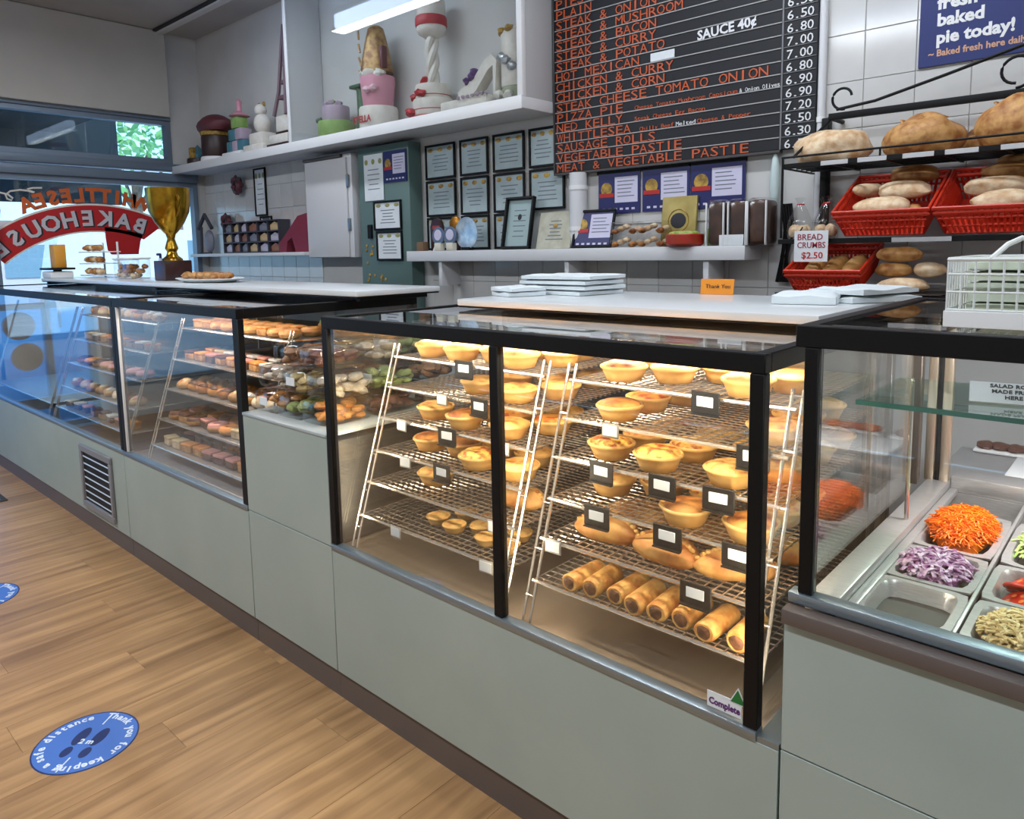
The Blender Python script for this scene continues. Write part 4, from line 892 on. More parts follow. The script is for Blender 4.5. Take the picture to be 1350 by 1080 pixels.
def certificate(lab, x0, x1, z0, z1, y=2.088, style='green', lean=0.0, frame=True, grp='framed award certificates', depth=.014, nm='certificate'):
    w, h = x1 - x0, z1 - z0; t = thing(nm, lab, 'certificate', (x0, y, z0), 0, grp); t.rotation_euler = (-lean, 0, 0); fw = .014 if frame else 0
    d = depth
    if frame:
        m = MB(); m.rbox(0, w, -d, 0, 0, fw, r=.002, seg=1); m.rbox(0, w, -d, 0, h - fw, h, r=.002, seg=1); m.rbox(0, fw, -d, 0, fw, h - fw, r=.002, seg=1); m.rbox(w - fw, w, -d, 0, fw, h - fw, r=.002, seg=1); m.build('frame', BLACK, t)
    pm_ = {'green': mat('cert_paper', (172, 186, 188), .6, c2=(158, 174, 176), scale=9), 'navy': NAVY, 'white': PAPER, 'sage': mat('cert_sage', (150, 172, 172), .5), 'beige': mat('cert_beige', (188, 186, 168), .6, c2=(172, 168, 148), scale=20)}[style]
    pp = B(fw, w - fw, -.005, -.001, fw, h - fw).build('paper', pm_, t, smooth=False)
    pr_ = MB(); yy = -.0056; rnd = random.Random(int(x0 * 997 + z0 * 131))
    if style in ('green', 'white'):
        for k in range(3): MB().blob((fw + (w - 2 * fw) * (.14 + .36 * k), -.0058, h * .84), (w * .09, .0012, h * .06), nu=10, nv=6).build('ornament', GOLDP if style == 'green' else mat('olive_print', (150, 150, 90), .6), pp)
        for k in range(5): q = rnd.uniform(.18, .32) * w; pr_.box(w / 2 - q, w / 2 + q, yy, -.005, h * (.66 - .105 * k), h * (.66 - .105 * k) + .006)
        pr_.build('print', INK, pp, smooth=False)
    elif style == 'navy':
        B(w * .40, w * .94, yy, -.005, h * .26, h * .88).build('white_panel', LILAC, pp, smooth=False)
        for k in range(5): pr_.box(w * .46, w * rnd.uniform(.75, .9), yy - .0006, yy, h * (.76 - .09 * k), h * (.76 - .09 * k) + .005)
        pr_.build('print', INK, pp, smooth=False)
        MB().lathe([(w * .135, 0), (w * .135, .002), (.001, .002)], 22).build('gold_seal', GOLDP, pp, (w * .20, -.005, h * .60)).rotation_euler = (radians(90), 0, 0)
        B(w * .03, w * .38, -.008, -.0065, h * .40, h * .50).build('ribbon', REDP, pp, smooth=False)
        for k in range(6): pr_ = B(w * (.1 + .14 * k), w * (.1 + .14 * k) + .02, yy, -.005, h * .08, h * .13) if k == 0 else pr_.box(w * (.1 + .14 * k), w * (.1 + .14 * k) + .02, yy, -.005, h * .08, h * .13)
        pr_.build('print', LILAC, pp, smooth=False)
    else:
        for k in range(6): q = rnd.uniform(.10, .26) * w; pr_.box(w / 2 - q, w / 2 + q, yy, -.005, h * (.74 - .10 * k), h * (.74 - .10 * k) + .006)
        pr_.build('print', INK, pp, smooth=False)
        MB().blob((w / 2, -.006, h * .62), (w * .07, .001, h * .06), nu=12, nv=6).build('crest', DINK if style == 'sage' else GOLDP, pp)
    return t
row = ['top', 'middle', 'bottom']
cols = [(-3.865, -3.572), (-3.525, -3.268), (-3.225, -2.962), (-2.925, -2.715)]
for r_, (z0, z1) in enumerate(((1.985, 2.215), (1.735, 1.975), (1.508, 1.728))):
    for c_, (x0, x1) in enumerate(cols):
        if r_ == 2 and c_ == 3: continue
        if r_ == 1 and c_ == 3: x1 = -2.655
        certificate('black framed award certificate on the wall, %s row, %s from the green column' % (row[r_], ORD[c_]), x0, x1, z0, z1)
for i, (x0, x1) in enumerate([(-2.417, -2.145), (-2.131, -1.851), (-1.846, -1.555)]):
    certificate('navy award poster with gold seal under the menu board, %s from the white pipe' % ORD[i], x0, x1, 1.69, 1.912, style='navy', frame=False, grp='navy award posters')
    RB(x0 - .012, x1 + .004, 2.0825, 2.0935, 1.905, 1.925, r=.002, seg=1).build('poster_rail', BLACK, None); tag(bpy.data.objects['poster_rail' if i == 0 else 'poster_rail.%03d' % i], 'thin black rail above the navy poster %s from the white pipe' % ORD[i], 'rail', 'poster rails')
YC = 1.978
certificate('tall white notice at the top of the green column', -4.42, -4.20, 1.87, 2.195, YC, 'white', 0, False, None, nm='notice')
certificate('navy award poster on the green column', -4.19, -3.94, 1.985, 2.20, YC, 'navy', 0, False, None)
certificate('black framed certificate in the middle of the green column', -4.32, -4.01, 1.655, 1.862, YC, 'white', 0, True, None)
certificate('black framed certificate lowest on the green column', -4.30, -4.01, 1.44, 1.648, YC, 'white', 0, True, None)
RB(-4.395, -4.35, 1.962, 1.979, 1.60, 1.70, r=.004).build('light_switch', BLACK); tag(bpy.data.objects['light_switch'], 'small black switch on the green column', 'switch')
SH = 1.5035
tf = certificate('dark framed tall award leaning on the shelf in front of the certificates', -3.045, -2.835, SH, SH + .315, 1.965, 'sage', radians(12), True, None, .03); tf.rotation_euler = (radians(-12), 0, radians(5))
certificate('beige card leaning on the shelf next to the dark framed award', -2.80, -2.55, SH, SH + .215, 1.99, 'beige', radians(14), False, None, nm='greeting_card')
certificate('navy framed award leaning on the shelf beside the biscuit boxes', -2.535, -2.265, SH, SH + .215, 1.99, 'navy', radians(14), True, None)
gp = thing('gold_plaque', 'square gold plaque standing behind the biscuit boxes', 'plaque', (-2.00, 2.062, SH), 0); gp.rotation_euler = (radians(-6), 0, 0)
RB(0, .20, -.02, 0, 0, .255, r=.006).build('board', mat('plaque_gold', (176, 158, 92), .4, .3, c2=(150, 132, 72), scale=10), gp); MB().blob((.10, -.021, .13), (.045, .002, .04), nu=16, nv=8).build('crest', DINK, gp)
MB().torus((.10, -.021, .13), .058, .003, 22, 6, Matrix.Rotation(radians(90), 3, 'X')).build('ring', GOLDP, gp)
for i in range(4):
    x, z = (-2.235 + .165 * (i % 2), SH + .068 * (i // 2)); t = thing('biscuit_box', 'clear box of brown biscuits on the award shelf, %s box, %s from the pipe' % (['lower', 'upper'][i // 2], ORD[i % 2]), 'box', (x, 1.925, z), 0, 'clear biscuit boxes on the award shelf')
    RB(0, .155, 0, .10, 0, .064, r=.006).build('clear_box', WRAP, t)
    for k in range(8): MB().blob((.02 + .037 * (k % 4), .025 + .05 * (k // 4), .016 + .012 * (k % 3)), (.019, .022, .014), noise=.1, seed=k + i, nu=10, nv=7).build('biscuit', FLOUR if k % 3 else LID_B, t)
rb = thing('red_tin', 'red round tin with green lid on the award shelf', 'tin', (-1.80, 1.945, SH))
MB().lathe([(.078, 0), (.092, .012), (.094, .055), (.090, .06), (.078, .056)], 26).build('tin', mat('tin_red', (178, 34, 26), .4, c2=(150, 60, 30), scale=30), rb); MB().lathe([(.076, .056), (.07, .068), (.05, .075), (.004, .074)], 24, wob=.1).build('contents', mat('tin_green', (112, 158, 62), .6, c2=(206, 196, 120), scale=40), rb)
tag(RB(-1.735, -1.683, 2.03, 2.08, SH, SH + .085, r=.003).build('green_carton', mat('carton_green', (120, 150, 60), .5)), 'little green carton between the red tin and dark loaves', 'carton')
for i, x in enumerate((-1.625, -1.515, -1.42)):
    t = thing('dark_loaf', 'dark rye loaf in a clear bag on the award shelf, %s from the red tin' % ORD[i], 'bread', (x, 1.99, SH), 0, 'dark loaves on the award shelf')
    RB(-.040, .040, -.075, .075, .002, .205, r=.02, seg=3).build('loaf', DARKLOAF, t); RB(-.046, .046, -.08, .08, 0, .215, r=.018, seg=2).build('bag', WRAP, t)
    for sx in (-.047, .040): RB(sx, sx + .007, -.083, -.07, 0, .20, r=.002, seg=1).build('bag_edge', WPLAS, t)
tag(RB(-1.60, -1.48, 1.908, 1.914, SH, SH + .05, r=.001, seg=1).build('price_slip', PAPER), 'white price slip leaning on the dark rye loaves', 'price card')
def award(lab, x, kind):
    t = thing('award_trophy', lab, 'trophy', (x, 1.99 if kind == 'shield' else 1.945, SH), 0)
    if kind == 'shield':
        MB().prism([(-.055, 0), (.055, 0), (.06, .16), (.04, .20), (0, .215), (-.04, .20), (-.06, .16)], .018, Matrix.Rotation(radians(90), 4, 'X')).build('shield', WOODB, t)
        for k in range(3): B(-.035, .035, -.021, -.018, .06 + .04 * k, .085 + .04 * k).build('plate', mat('plate_red', (150, 60, 60), .4) if k == 2 else mat('plate_dark', (60, 50, 50), .4), t)
        MB().prism([(-.03, 0), (.03, 0), (0, .05)], .006, Matrix.Translation((0, -.022, 0)) @ Matrix.Rotation(radians(90), 4, 'X')).build('paper_cone', PAPER, t)
    elif kind == 'gold':
        MB().lathe([(.03, 0), (.028, .03), (.01, .05), (.012, .10)], 16).build('stem', WOODB, t); MB().blob((0, 0, .165), (.055, .02, .06), nu=16, nv=12).build('medal', mat('gold_medal', (176, 118, 40), .35, .7), t)
    elif kind == 'medal':
        RB(-.03, .03, -.02, .02, 0, .05, r=.004).build('foot', CREAMP, t); MB().lathe([(.055, 0), (.058, .006), (.055, .012)], 22).build('disc', mat('medal_blue', (96, 112, 138), .35), t, (0, .0, .095)).rotation_euler = (radians(90), 0, 0); MB().lathe([(.036, 0), (.034, .003), (.002, .003)], 18).build('face', LILAC, t, (0, -.012, .10)).rotation_euler = (radians(90), 0, 0)
    else:
        RB(-.035, .035, -.02, .02, 0, .02, r=.003).build('foot', BLACK, t); MB().lathe([(.085, 0), (.10, .004), (.10, .009), (.07, .012), (.002, .010)], 28).build('plate', mat('glass_blue', (150, 170, 190), .15, .3, c2=(196, 208, 216), scale=18), t, (0, 0, .108)).rotation_euler = (radians(90), 0, 0)
award('dark wooden shield award at the column end of the shelf', -3.655, 'shield')
award('round gold medal award behind the blue medals', -3.545, 'gold'); bpy.data.objects['award_trophy.001'].location.y = 2.045
award('small blue medal award with cream foot, nearest the shield', -3.575, 'medal'); bpy.data.objects['award_trophy.002'].location.y = 1.925
award('small blue medal award next to the glass plate', -3.462, 'medal'); bpy.data.objects['award_trophy.003'].location.y = 1.925
award('round pale glass plate award standing on the shelf', -3.335, 'plate')
tag(RB(-3.80, -3.735, 1.92, 1.97, SH, SH + .06, r=.003).build('small_box', mat('brown_box', (120, 92, 66), .6)), 'tiny brown box at the very end of the award shelf', 'box')

# ------------------------------------------------------------------ cake display cabinet high on the wall
UZ = 2.34
us = thing('display_shelf', 'white glass fronted cake display shelf high on the wall', 'display shelf', (-7.19, 1.79, 0))
UL = 4.475
RB(0, UL, 0, .305, UZ - .065, UZ, r=.004).build('shelf', WPAINT, us)
RB(0, UL, -.008, .0, UZ - .068, UZ + .003, r=.002).build('front_edge', WPLAS, us)
RB(UL - .03, UL - .004, .035, .30, UZ, 3.45, r=.003).build('end_panel', mat('end_grey', (186, 186, 186), .5), us)
RB(UL - .038, UL - .0, .0, .035, UZ, 3.45, r=.003).build('end_post', WPLAS, us)
RB(2.09, 2.115, .012, .305, UZ, 3.52, r=.003).build('divider', WPAINT, us)
RB(2.083, 2.122, .0, .012, UZ, 3.52, r=.003).build('divider_edge', WPLAS, us)
B(2.125, UL - .04, .004, .010, UZ + .003, 3.45).build('glass_door', GLASS, us, smooth=False)
ICEW = mat('white_icing', (226, 222, 214), .5, c2=(214, 208, 198), scale=20); PINK = mat('pink_icing', (214, 150, 168), .5); DRED = mat('red_icing', (176, 34, 44), .45); GRN = mat('green_icing', (122, 158, 78), .5, c2=(146, 176, 104), scale=12); LPURP = mat('mauve_icing', (178, 160, 178), .5); DGRN = mat('dark_green_icing', (52, 92, 62), .5); CHOC = mat('choc_icing', (50, 30, 28), .4); MAROON = mat('maroon_icing', (96, 44, 52), .5); TEAL = mat('teal_icing', (72, 122, 136), .5); PURP = mat('purple_icing', (86, 58, 110), .5)
def cake(lab, x, y, nm='display_cake'): return thing(nm, lab, 'cake', (x, y, UZ), 0)
def tier(p, nm, r, z0, z1, m_, c=(0, 0), n=28): return MB().lathe([(r * .97, z0), (r, z0 + .008), (r, z1 - .012), (r * .96, z1), (.003, z1)], n, (c[0], c[1], 0)).build(nm, m_, p)
def roses(p, nm, pts, r, m_):
    for q in pts: MB().blob(q, (r, r, r * .8), noise=.18, seed=int(abs(q[0]) * 1e4) % 97, nu=10, nv=7).build(nm, m_, p)
c = cake('green and mauve tiered cake at the divider', -4.70, 1.95)
tier(c, 'board', .145, 0, .012, WPLAS); tier(c, 'green_tier', .135, .012, .125, GRN); tier(c, 'mauve_tier', .10, .125, .235, LPURP); roses(c, 'rosette', [(.07 * cos(k), .07 * sin(k), .25) for k in (3.3, 4.2, 5.1, 6.0)], .026, LPURP); roses(c, 'bud', [(0, -.02, .27), (-.03, -.04, .262)], .016, GRN); roses(c, 'leaf', [(-.10, -.08, .14), (-.07, -.10, .13)], .024, DGRN)
c = cake('dark green bottle shaped cake leaning beside the pink cake', -4.43, 2.0)
MB().tube([(0, 0, 0), (.01, 0, .16), (-.01, 0, .30), (-.035, 0, .36)], .06, 14, r2=.03).build('body', DGRN, c); RB(-.10, .03, -.05, .04, .335, .36, r=.008).build('cap', DGRN, c)
c = cake('tall pink cake topped with a gold ice cream cone cake', -4.19, 1.95)
tier(c, 'white_tier', .135, 0, .155, ICEW); text(MB(), 'STELLA', .062, wall_M(-.11, -.139, .045), .002, width=.20).build('lettering', DRED, c, smooth=False)
pk = MB().lathe([(.095, .155), (.105, .17), (.122, .34), (.118, .36), (.003, .36)], 26).build('pink_tier', PINK, c); roses(c, 'cream_swirl', [(.08 * cos(k), .08 * sin(k), .375) for k in (2.6, 3.4, 4.2, 5.0, 5.8)], .045, ICEW)
MB().lathe([(.115, .385), (.10, .48), (.075, .60), (.055, .68), (.03, .70), (.002, .70)], 22, wob=.06, seed=4).build('gold_cone', mat('gold_icing', (186, 150, 92), .4, .3, c2=(122, 84, 54), scale=26), c)
roses(c, 'petal', [(.03, -.118, .26), (.075, -.10, .27)], .028, mat('pale_pink', (230, 190, 200), .5)); RB(.085, .12, -.05, .0, .40, .55, r=.01).build('ribbon', MAROON, c)
for k in range(4): tube_ = MB().tube([(-.10 - .01 * k, -.05, .36 + .09 * k), (-.135, -.05, .42 + .09 * k)], .008, 6).build('gold_leaf', MATS['gold_icing'], c)
c = cake('white and red tiered cake with a drum on a tall twisted column', -3.62, 1.95)
tier(c, 'board', .143, 0, .02, DRED); tier(c, 'white_tier', .133, .02, .125, ICEW); tier(c, 'red_band', .135, .05, .065, DRED); tier(c, 'upper_tier', .115, .125, .215, ICEW); tier(c, 'red_band', .117, .14, .155, DRED)
tw = MB()
for s_ in range(3): tw.tube([(.024 * cos(2.1 * s_ + t * .55), .024 * sin(2.1 * s_ + t * .55), .21 + .03 * t) for t in range(11)], .024, 8)
tw.build('twisted_column', ICEW, c); MB().lathe([(.03, .50), (.085, .535), (.095, .56), (.095, .575), (.003, .575)], 24).build('drum_foot', ICEW, c); tier(c, 'drum_band', .102, .575, .635, DRED); tier(c, 'drum', .092, .635, .735, ICEW); roses(c, 'bead', [(.05 * cos(k), .05 * sin(k), .745) for k in range(6)], .014, MAROON)
roses(c, 'red_rose', [(-.12, -.10, .045), (-.09, -.13, .05), (-.06, -.135, .04), (-.09, -.085, .145), (.0, -.125, .155), (.03, -.12, .15), (-.02, -.05, .25), (-.06, -.02, .235)], .026, DRED)
c = cake('white cake shaped as a high heeled shoe on a long board', -3.17, 1.95)
RB(-.27, .13, -.11, .12, 0, .07, r=.012).build('board', ICEW, c)
MB().prism([(-.17, .0), (-.09, .0), (-.02, .05), (.08, .15), (.12, .17), (.12, .0), (.135, .0), (.15, .19), (.11, .235), (.05, .21), (-.03, .13), (-.12, .085), (-.18, .06)], .08, Matrix.Translation((0, .04, .07)) @ Matrix.Rotation(radians(90), 4, 'X')).build('shoe', ICEW, c)
roses(c, 'purple_flower', [(-.10, -.03, .185), (-.06, -.03, .20), (-.09, -.0, .215), (-.045, -.03, .225)], .028, PURP); roses(c, 'bead', [(-.10 + .04 * k, -.115, .072) for k in range(7)], .012, LPURP)
c = cake('round white cake with gold rim and silver brooch at the cabinet end', -2.92, 1.99)
tier(c, 'lower_tier', .085, 0, .02, GOLDP); tier(c, 'white_tier', .10, .10, .41, ICEW); tier(c, 'foot', .098, .02, .10, mat('sage_icing', (150, 156, 130), .5)); roses(c, 'gold_flower', [(.095 * cos(k * .7), .095 * sin(k * .7), .415) for k in range(9)], .026, GOLDP); roses(c, 'brooch', [(-.04, -.10, .26), (0, -.105, .24), (.04, -.10, .20)], .03, mat('silver_icing', (176, 180, 184), .3, .6)); roses(c, 'pale_rose', [(-.07, -.10, .06), (.02, -.11, .05)], .03, ICEW)
# the other side of the divider
c = cake('maroon hat shaped cake on a dark chocolate base', -6.62, 1.96)
tier(c, 'board', .14, 0, .05, WPLAS); tier(c, 'dark_tier', .128, .05, .24, CHOC); tier(c, 'gold_band', .133, .24, .275, GOLDP); MB().blob((0, 0, .33), (.22, .138, .10), noise=.03, flat=-.5, nu=24, nv=12).build('hat_top', MAROON, c)
c = cake('teal stacked box cake topped with a pink figure', -6.16, 1.96)
RB(-.17, .17, -.1, .12, 0, .05, r=.01).build('board', WPLAS, c)
for k, (x, z, m_) in enumerate([(-.10, .05, TEAL), (.0, .05, LPURP), (.09, .05, TEAL), (-.06, .15, TEAL), (.06, .15, LPURP), (0, .25, GRN)]): RB(x - .055, x + .055, -.06, .05, z, z + .098, r=.012).build('box', m_, c)
MB().lathe([(.05, .35), (.09, .36), (.05, .385), (.02, .40)], 16).build('pink_skirt', PINK, c); MB().lathe([(.025, .40), (.02, .45), (.028, .48), (.002, .51)], 14).build('figure', PINK, c)
c = cake('white baby bear shaped cake on a stepped white base', -5.77, 1.96)
RB(-.16, .16, -.11, .11, 0, .07, r=.012).build('base', ICEW, c); RB(-.11, .11, -.08, .1, .07, .17, r=.015).build('step', ICEW, c)
MB().blob((-.01, 0, .25), (.075, .07, .085), nu=18, nv=12).build('body', ICEW, c); MB().blob((-.01, -.01, .36), (.055, .05, .05), nu=16, nv=10).build('head', ICEW, c)
for s_ in (-1, 1): MB().blob((-.01 + s_ * .04, 0, .405), (.018, .012, .02), nu=10, nv=7).build('ear', GOLDP, c)
c = cake('black and white tiered cake with a tall tower ornament at the divider', -5.43, 1.99)
RB(-.15, .15, -.12, .10, 0, .045, r=.008).build('board', CHOC, c); RB(-.14, .14, -.10, .10, .045, .12, r=.012).build('white_tier', ICEW, c); RB(-.10, .10, -.06, .08, .12, .145, r=.006).build('dark_band', CHOC, c); RB(-.09, .10, -.06, .08, .145, .27, r=.01).build('upper_tier', ICEW, c)
tw = MB()
for s_ in ((-1, -1), (1, -1), (1, 1), (-1, 1)): tw.tube([(.09 * s_[0], .07 * s_[1], .27), (.05 * s_[0], .04 * s_[1], .46), (.022 * s_[0], .016 * s_[1], .78), (0, 0, .98)], .017, 6)
for z, w in ((.40, .062), (.52, .042), (.66, .028)): tw.rbox(-w, w, -w * .8, w * .8, z, z + .03, r=.003, seg=1)
tw.build('tower', mat('tower_mauve', (112, 88, 98), .5), c)
c = cake('little teal and gold figure cake beside the street window', -6.98, 1.95)
tier(c, 'dark_base', .10, 0, .07, CHOC); MB().lathe([(.06, .07), (.07, .11), (.04, .16), (.002, .2)], 16).build('figure', TEAL, c); RB(-.02, .05, -.08, -.04, .05, .17, r=.01).build('scroll', GOLDP, c)

# ------------------------------------------------------------------ wall between the window and the green column
wc = thing('wall_cupboard', 'flat off white wall cupboard with small hinges beside the green column', 'cupboard', (-5.155, 1.96, 1.465))
RB(0, .60, 0, .13, 0, .765, r=.004).build('carcass', WPAINT, wc); wd_ = RB(.004, .55, -.016, -.001, .004, .74, r=.004).build('door', mat('cupboard_door', (206, 204, 204), .4), wc)
for z in (.20, .52): RB(.55, .575, -.02, 0, z, z + .09, r=.004).build('hinge', SILL, wd_)
RB(.0, .50, -.03, .0, .742, .765, r=.003).build('dark_trim', DSTEEL, wc)
ls = thing('trinket_shelf', 'narrow white shelf of little framed trinkets beside the street window', 'shelf', (-7.18, 1.90, 1.485))
RB(0, 2.03, 0, .19, 0, .028, r=.003).build('board', WPAINT, ls)
bx = thing('shadow_box', 'dark framed grid of miniature houses on the trinket shelf', 'shadow box', (-6.62, 1.99, 1.5185))
fm = MB()
gx = [0, .16, .30, .44, .62, .80, .98]; gz = [0, .09, .18, .27]
for x in gx: fm.box(x - .006, x + .006, -.02, .09, 0, .27 if x < .9 else .27)
for z in gz: fm.box(0, .98, -.02, .09, z - .005, z + .005)
fm.build('frame', mat('trinket_frame', (58, 56, 66), .5), bx, smooth=False); B(0, .98, .092, .10, 0, .275).build('back', mat('trinket_back', (170, 168, 188), .6), bx, smooth=False)
TR = [mat('trinket_a', (196, 190, 204), .5), mat('trinket_b', (150, 98, 74), .5), mat('trinket_c', (126, 128, 142), .5), mat('trinket_d', (206, 176, 130), .5)]
for i in range(6):
    for j in range(3):
        w = gx[i + 1] - gx[i] - .03; x = gx[i] + .015; m = RB(x, x + w, 0, .07, gz[j] + .006, gz[j] + .05, r=.004); m.prism([(x, gz[j] + .05), (x + w, gz[j] + .05), (x + w / 2, gz[j] + .078)], .07, Matrix.Translation((0, .07, 0)) @ Matrix.Rotation(radians(90), 4, 'X')); m.build('miniature', TR[(i * 5 + j * 3) % 4], bx)
hs_ = thing('house_ornament', 'dark wooden house outline ornament at the window end of the trinket shelf', 'ornament', (-6.95, 1.96, 1.5135))
m = MB(); m.tube([(-.14, 0, .24), (.0, 0, .37), (.13, 0, .24)], .02, 6); m.tube([(-.10, 0, .0), (-.08, 0, .26)], .014, 6); m.tube([(-.15, 0, .008), (.10, 0, .008)], .008, 6); m.build('outline', mat('trinket_frame', (58, 56, 66)), hs_)
MB().blob((.01, .03, .12), (.07, .04, .11), nu=12, nv=8).build('figure', TR[2], hs_)
for i, (x, z, m_) in enumerate([(-6.66, 1.80, DGRN), (-6.42, 2.13, MAROON)]):
    t = thing('wall_flower', ['dark rosette ornament above the house outline', 'small dark red rosette on the tiled wall near the black frame'][i], 'ornament', (x, 2.03, z)); rnd = random.Random(i)
    for k in range(7): MB().blob((.05 * cos(k * .9), -.0, .05 * sin(k * .9)), (.04, .03, .035), noise=.2, seed=k, nu=10, nv=7).build('petal', CHOC if k % 2 else MAROON, t)
    MB().tube([(0, 0, 0), (0, .062, 0)], .008, 6).build('pin', BLACK, t)
bf = certificate('tall narrow black picture frame on the tiled wall', -6.20, -6.00, 1.84, 2.26, 2.088, 'white', 0, True, None, nm='picture_frame'); bf['category'] = 'picture'
certificate('short black frame under the tall narrow frame', -6.13, -5.93, 1.79, 1.835, 2.088, 'white', 0, True, None, nm='picture_frame')['category'] = 'picture'
bt = thing('red_boot', 'dark red wedge shaped ornament at the cupboard end of the trinket shelf', 'ornament', (-5.60, 1.95, 1.5135))
MB().prism([(0, 0), (.10, 0), (.13, .09), (.20, .12), (.25, 0), (.45, 0), (.45, .31), (.30, .29), (.08, .13), (0, .08)], .09, Matrix.Translation((0, .09, 0)) @ Matrix.Rotation(radians(90), 4, 'X')).build('body', mat('boot_red', (122, 26, 50), .6), bt, smooth=False)
MB().tube([(0, .045, .02), (-.025, .045, .05), (-.02, .045, .09), (0, .045, .11)], .014, 6).build('trim', ICEW, bt)

# ------------------------------------------------------------------ on the long slab
tc_ = thing('trophy_cup', 'tall gold trophy cup on a dark plinth beside the window', 'trophy', (-4.74, .70, 1.3455))
RB(-.085, .085, -.085, .085, 0, .125, r=.006).build('plinth', WOODB, tc_)
MB().lathe([(.062, .125), (.06, .135), (.035, .155), (.028, .18), (.040, .20), (.03, .235), (.022, .26), (.03, .29), (.045, .305), (.085, .36), (.118, .43), (.128, .50), (.13, .575), (.122, .575), (.118, .50), (.10, .42), (.05, .34), (.002, .33)], 30).build('cup', GOLD, tc_)
for s_ in (-1, 1): MB().tube([(s_ * .10, 0, .40), (s_ * .15, 0, .44), (s_ * .155, 0, .50), (s_ * .125, 0, .53)], .007, 8).build('handle', GOLD, tc_)
for k in range(5): MB().lathe([(.118 - .012 * k, 0), (.120 - .012 * k, .004), (.117 - .012 * k, .008)], 28, cap=False).build('band', GOLD, tc_, (0, 0, .44 - .02 * k)) if k < 1 else None
pt = thing('pastry_tray', 'long white tray of small brown pastries on the window end slab', 'tray', (-4.16, .66, 1.3455))
MB().lathe([(.10, 0), (.115, .004), (.155, .022), (.152, .024), (.11, .009), (.002, .008)], 30).build('tray', WPLAS, pt); pt.scale = (1.9, 1, 1)
for k in range(11): put_ = MB().blob((0, 0, 0), (.045, .03, .02), noise=.12, seed=k, nu=12, nv=8).build('small_pastry', LID_B if k % 2 else BREAD, None, (-4.38 + .045 * k, .63 + .05 * (k % 2), 1.382)); tag(put_, 'small brown pastry on the long white tray, %s from the trophy' % ORD[k], 'pastry', 'pastries on the long white tray')
RB(-.11, .05, .03, .06, .02, .05, r=.006).build('lid_stack', mat('grey_lid', (190, 192, 198)), pt)
def tub(lab, loc, w, h, seed):
    t = thing('biscuit_tub', lab, 'tub', loc, 0, 'clear biscuit tubs by the window'); RB(-w / 2, w / 2, -.07, .07, 0, h, r=.01).build('tub', WRAP, t); RB(-w / 2 - .004, w / 2 + .004, -.074, .074, h, h + .012, r=.004).build('lid', WPLAS, t)
    for k in range(12): MB().blob((-w / 2 + .03 + (w - .06) * (k % 4) / 3, -.04 + .04 * ((k // 4) % 3), .022 + .03 * ((k * 7) % 3)), (.024, .022, .018), noise=.1, seed=k + seed, nu=9, nv=6).build('biscuit', [FLOUR, BREAD, LID_B][k % 3], t)
tub('clear tub of biscuits beside the trophy', (-5.42, .72, 1.3455), .22, .135, 1); tub('smaller clear tub of biscuits next to the tiered stand', (-5.72, .78, 1.3455), .13, .13, 9)
ts = thing('tiered_stand', 'white three tier stand of pastries in the shop window', 'stand', (-6.25, .78, 1.3455))
for z in (.01, .10, .19): RB(-.16, .16, -.1, .1, z, z + .008, r=.003).build('tier', WPLAS, ts)
for xx in (-.15, .15): MB().tube([(xx, .08, 0), (xx, .08, .27)], .008, 6).build('post', WPLAS, ts)
for z in (0, 1, 2):
    for k in range(5): tag(MB().blob((0, 0, 0), (.034, .034, .024), noise=.1, seed=k + z, nu=10, nv=7).build('window_pastry', [BREAD, FLOUR, LID_B][(k + z) % 3], None, (-6.37 + .06 * k, .74, 1.3455 + .0455 + .09 * z)), 'small bun on the window stand, %s tier, %s from the street' % (['lowest', 'middle', 'top'][z], ORD[k]), 'bun', 'buns on the window stand')
sl = thing('shop_scale', 'dark shop scale on the slab under the red window banner', 'scale', (-6.42, .53, 1.3455)); RB(-.10, .10, -.08, .08, 0, .05, r=.01).build('body', WPLAS, sl); RB(-.12, .12, -.09, .09, .062, .078, r=.006).build('pan', BLACK, sl); MB().tube([(0, 0, .05), (0, 0, .065)], .03, 10).build('neck', BLACK, sl)
tag(RB(-6.47, -6.36, .50, .58, 1.424, 1.60, r=.004).build('yellow_carton', mat('carton_yellow', (206, 176, 70), .5, c2=(220, 150, 50), scale=8)), 'yellow carton standing on the dark shop scale', 'carton')
sp_ = thing('hand_pump', 'small clear pump bottle with blue top beside the trophy', 'bottle', (-5.02, .74, 1.3455)); MB().lathe([(.028, 0), (.03, .01), (.03, .10), (.012, .125), (.012, .14)], 16).build('bottle', mat('bottle_clear', (196, 206, 222), .2), sp_); MB().tube([(0, 0, .14), (0, 0, .165), (-.045, 0, .165)], .009, 8).build('pump', NAVY, sp_)

# ------------------------------------------------------------------ chilled cabinets: trays of cakes and slices
def ctag(o, lab, cat, grp): return tag(o, lab, cat, grp)
ICED = [mat('slice_choc', (70, 40, 30), .4, c2=(110, 70, 50), scale=30), mat('slice_pink', (216, 150, 140), .45), mat('slice_cream', (226, 206, 164), .5, c2=(206, 176, 124), scale=30), mat('slice_orange', (226, 128, 52), .45, c2=(240, 170, 90), scale=30), ICEW]
def slice_proto(k):
    t = thing('iced_slice', 'slice', 'cake slice'); RB(-.038, .038, -.026, .026, 0, .030, r=.004, seg=1).build('base', [BREAD, ICED[0], FLOUR][k % 3], t); RB(-.039, .039, -.027, .027, .030, .042, r=.004).build('icing', ICED[k], t); return t
def donut_proto(k):
    t = thing('iced_doughnut', 'doughnut', 'doughnut'); MB().torus((0, 0, .020), .030, .0185, 18, 9).build('dough', BREAD, t); MB().torus((0, 0, .025), .030, .0175, 18, 8, None, .9).build('icing', ICED[k], t); return t
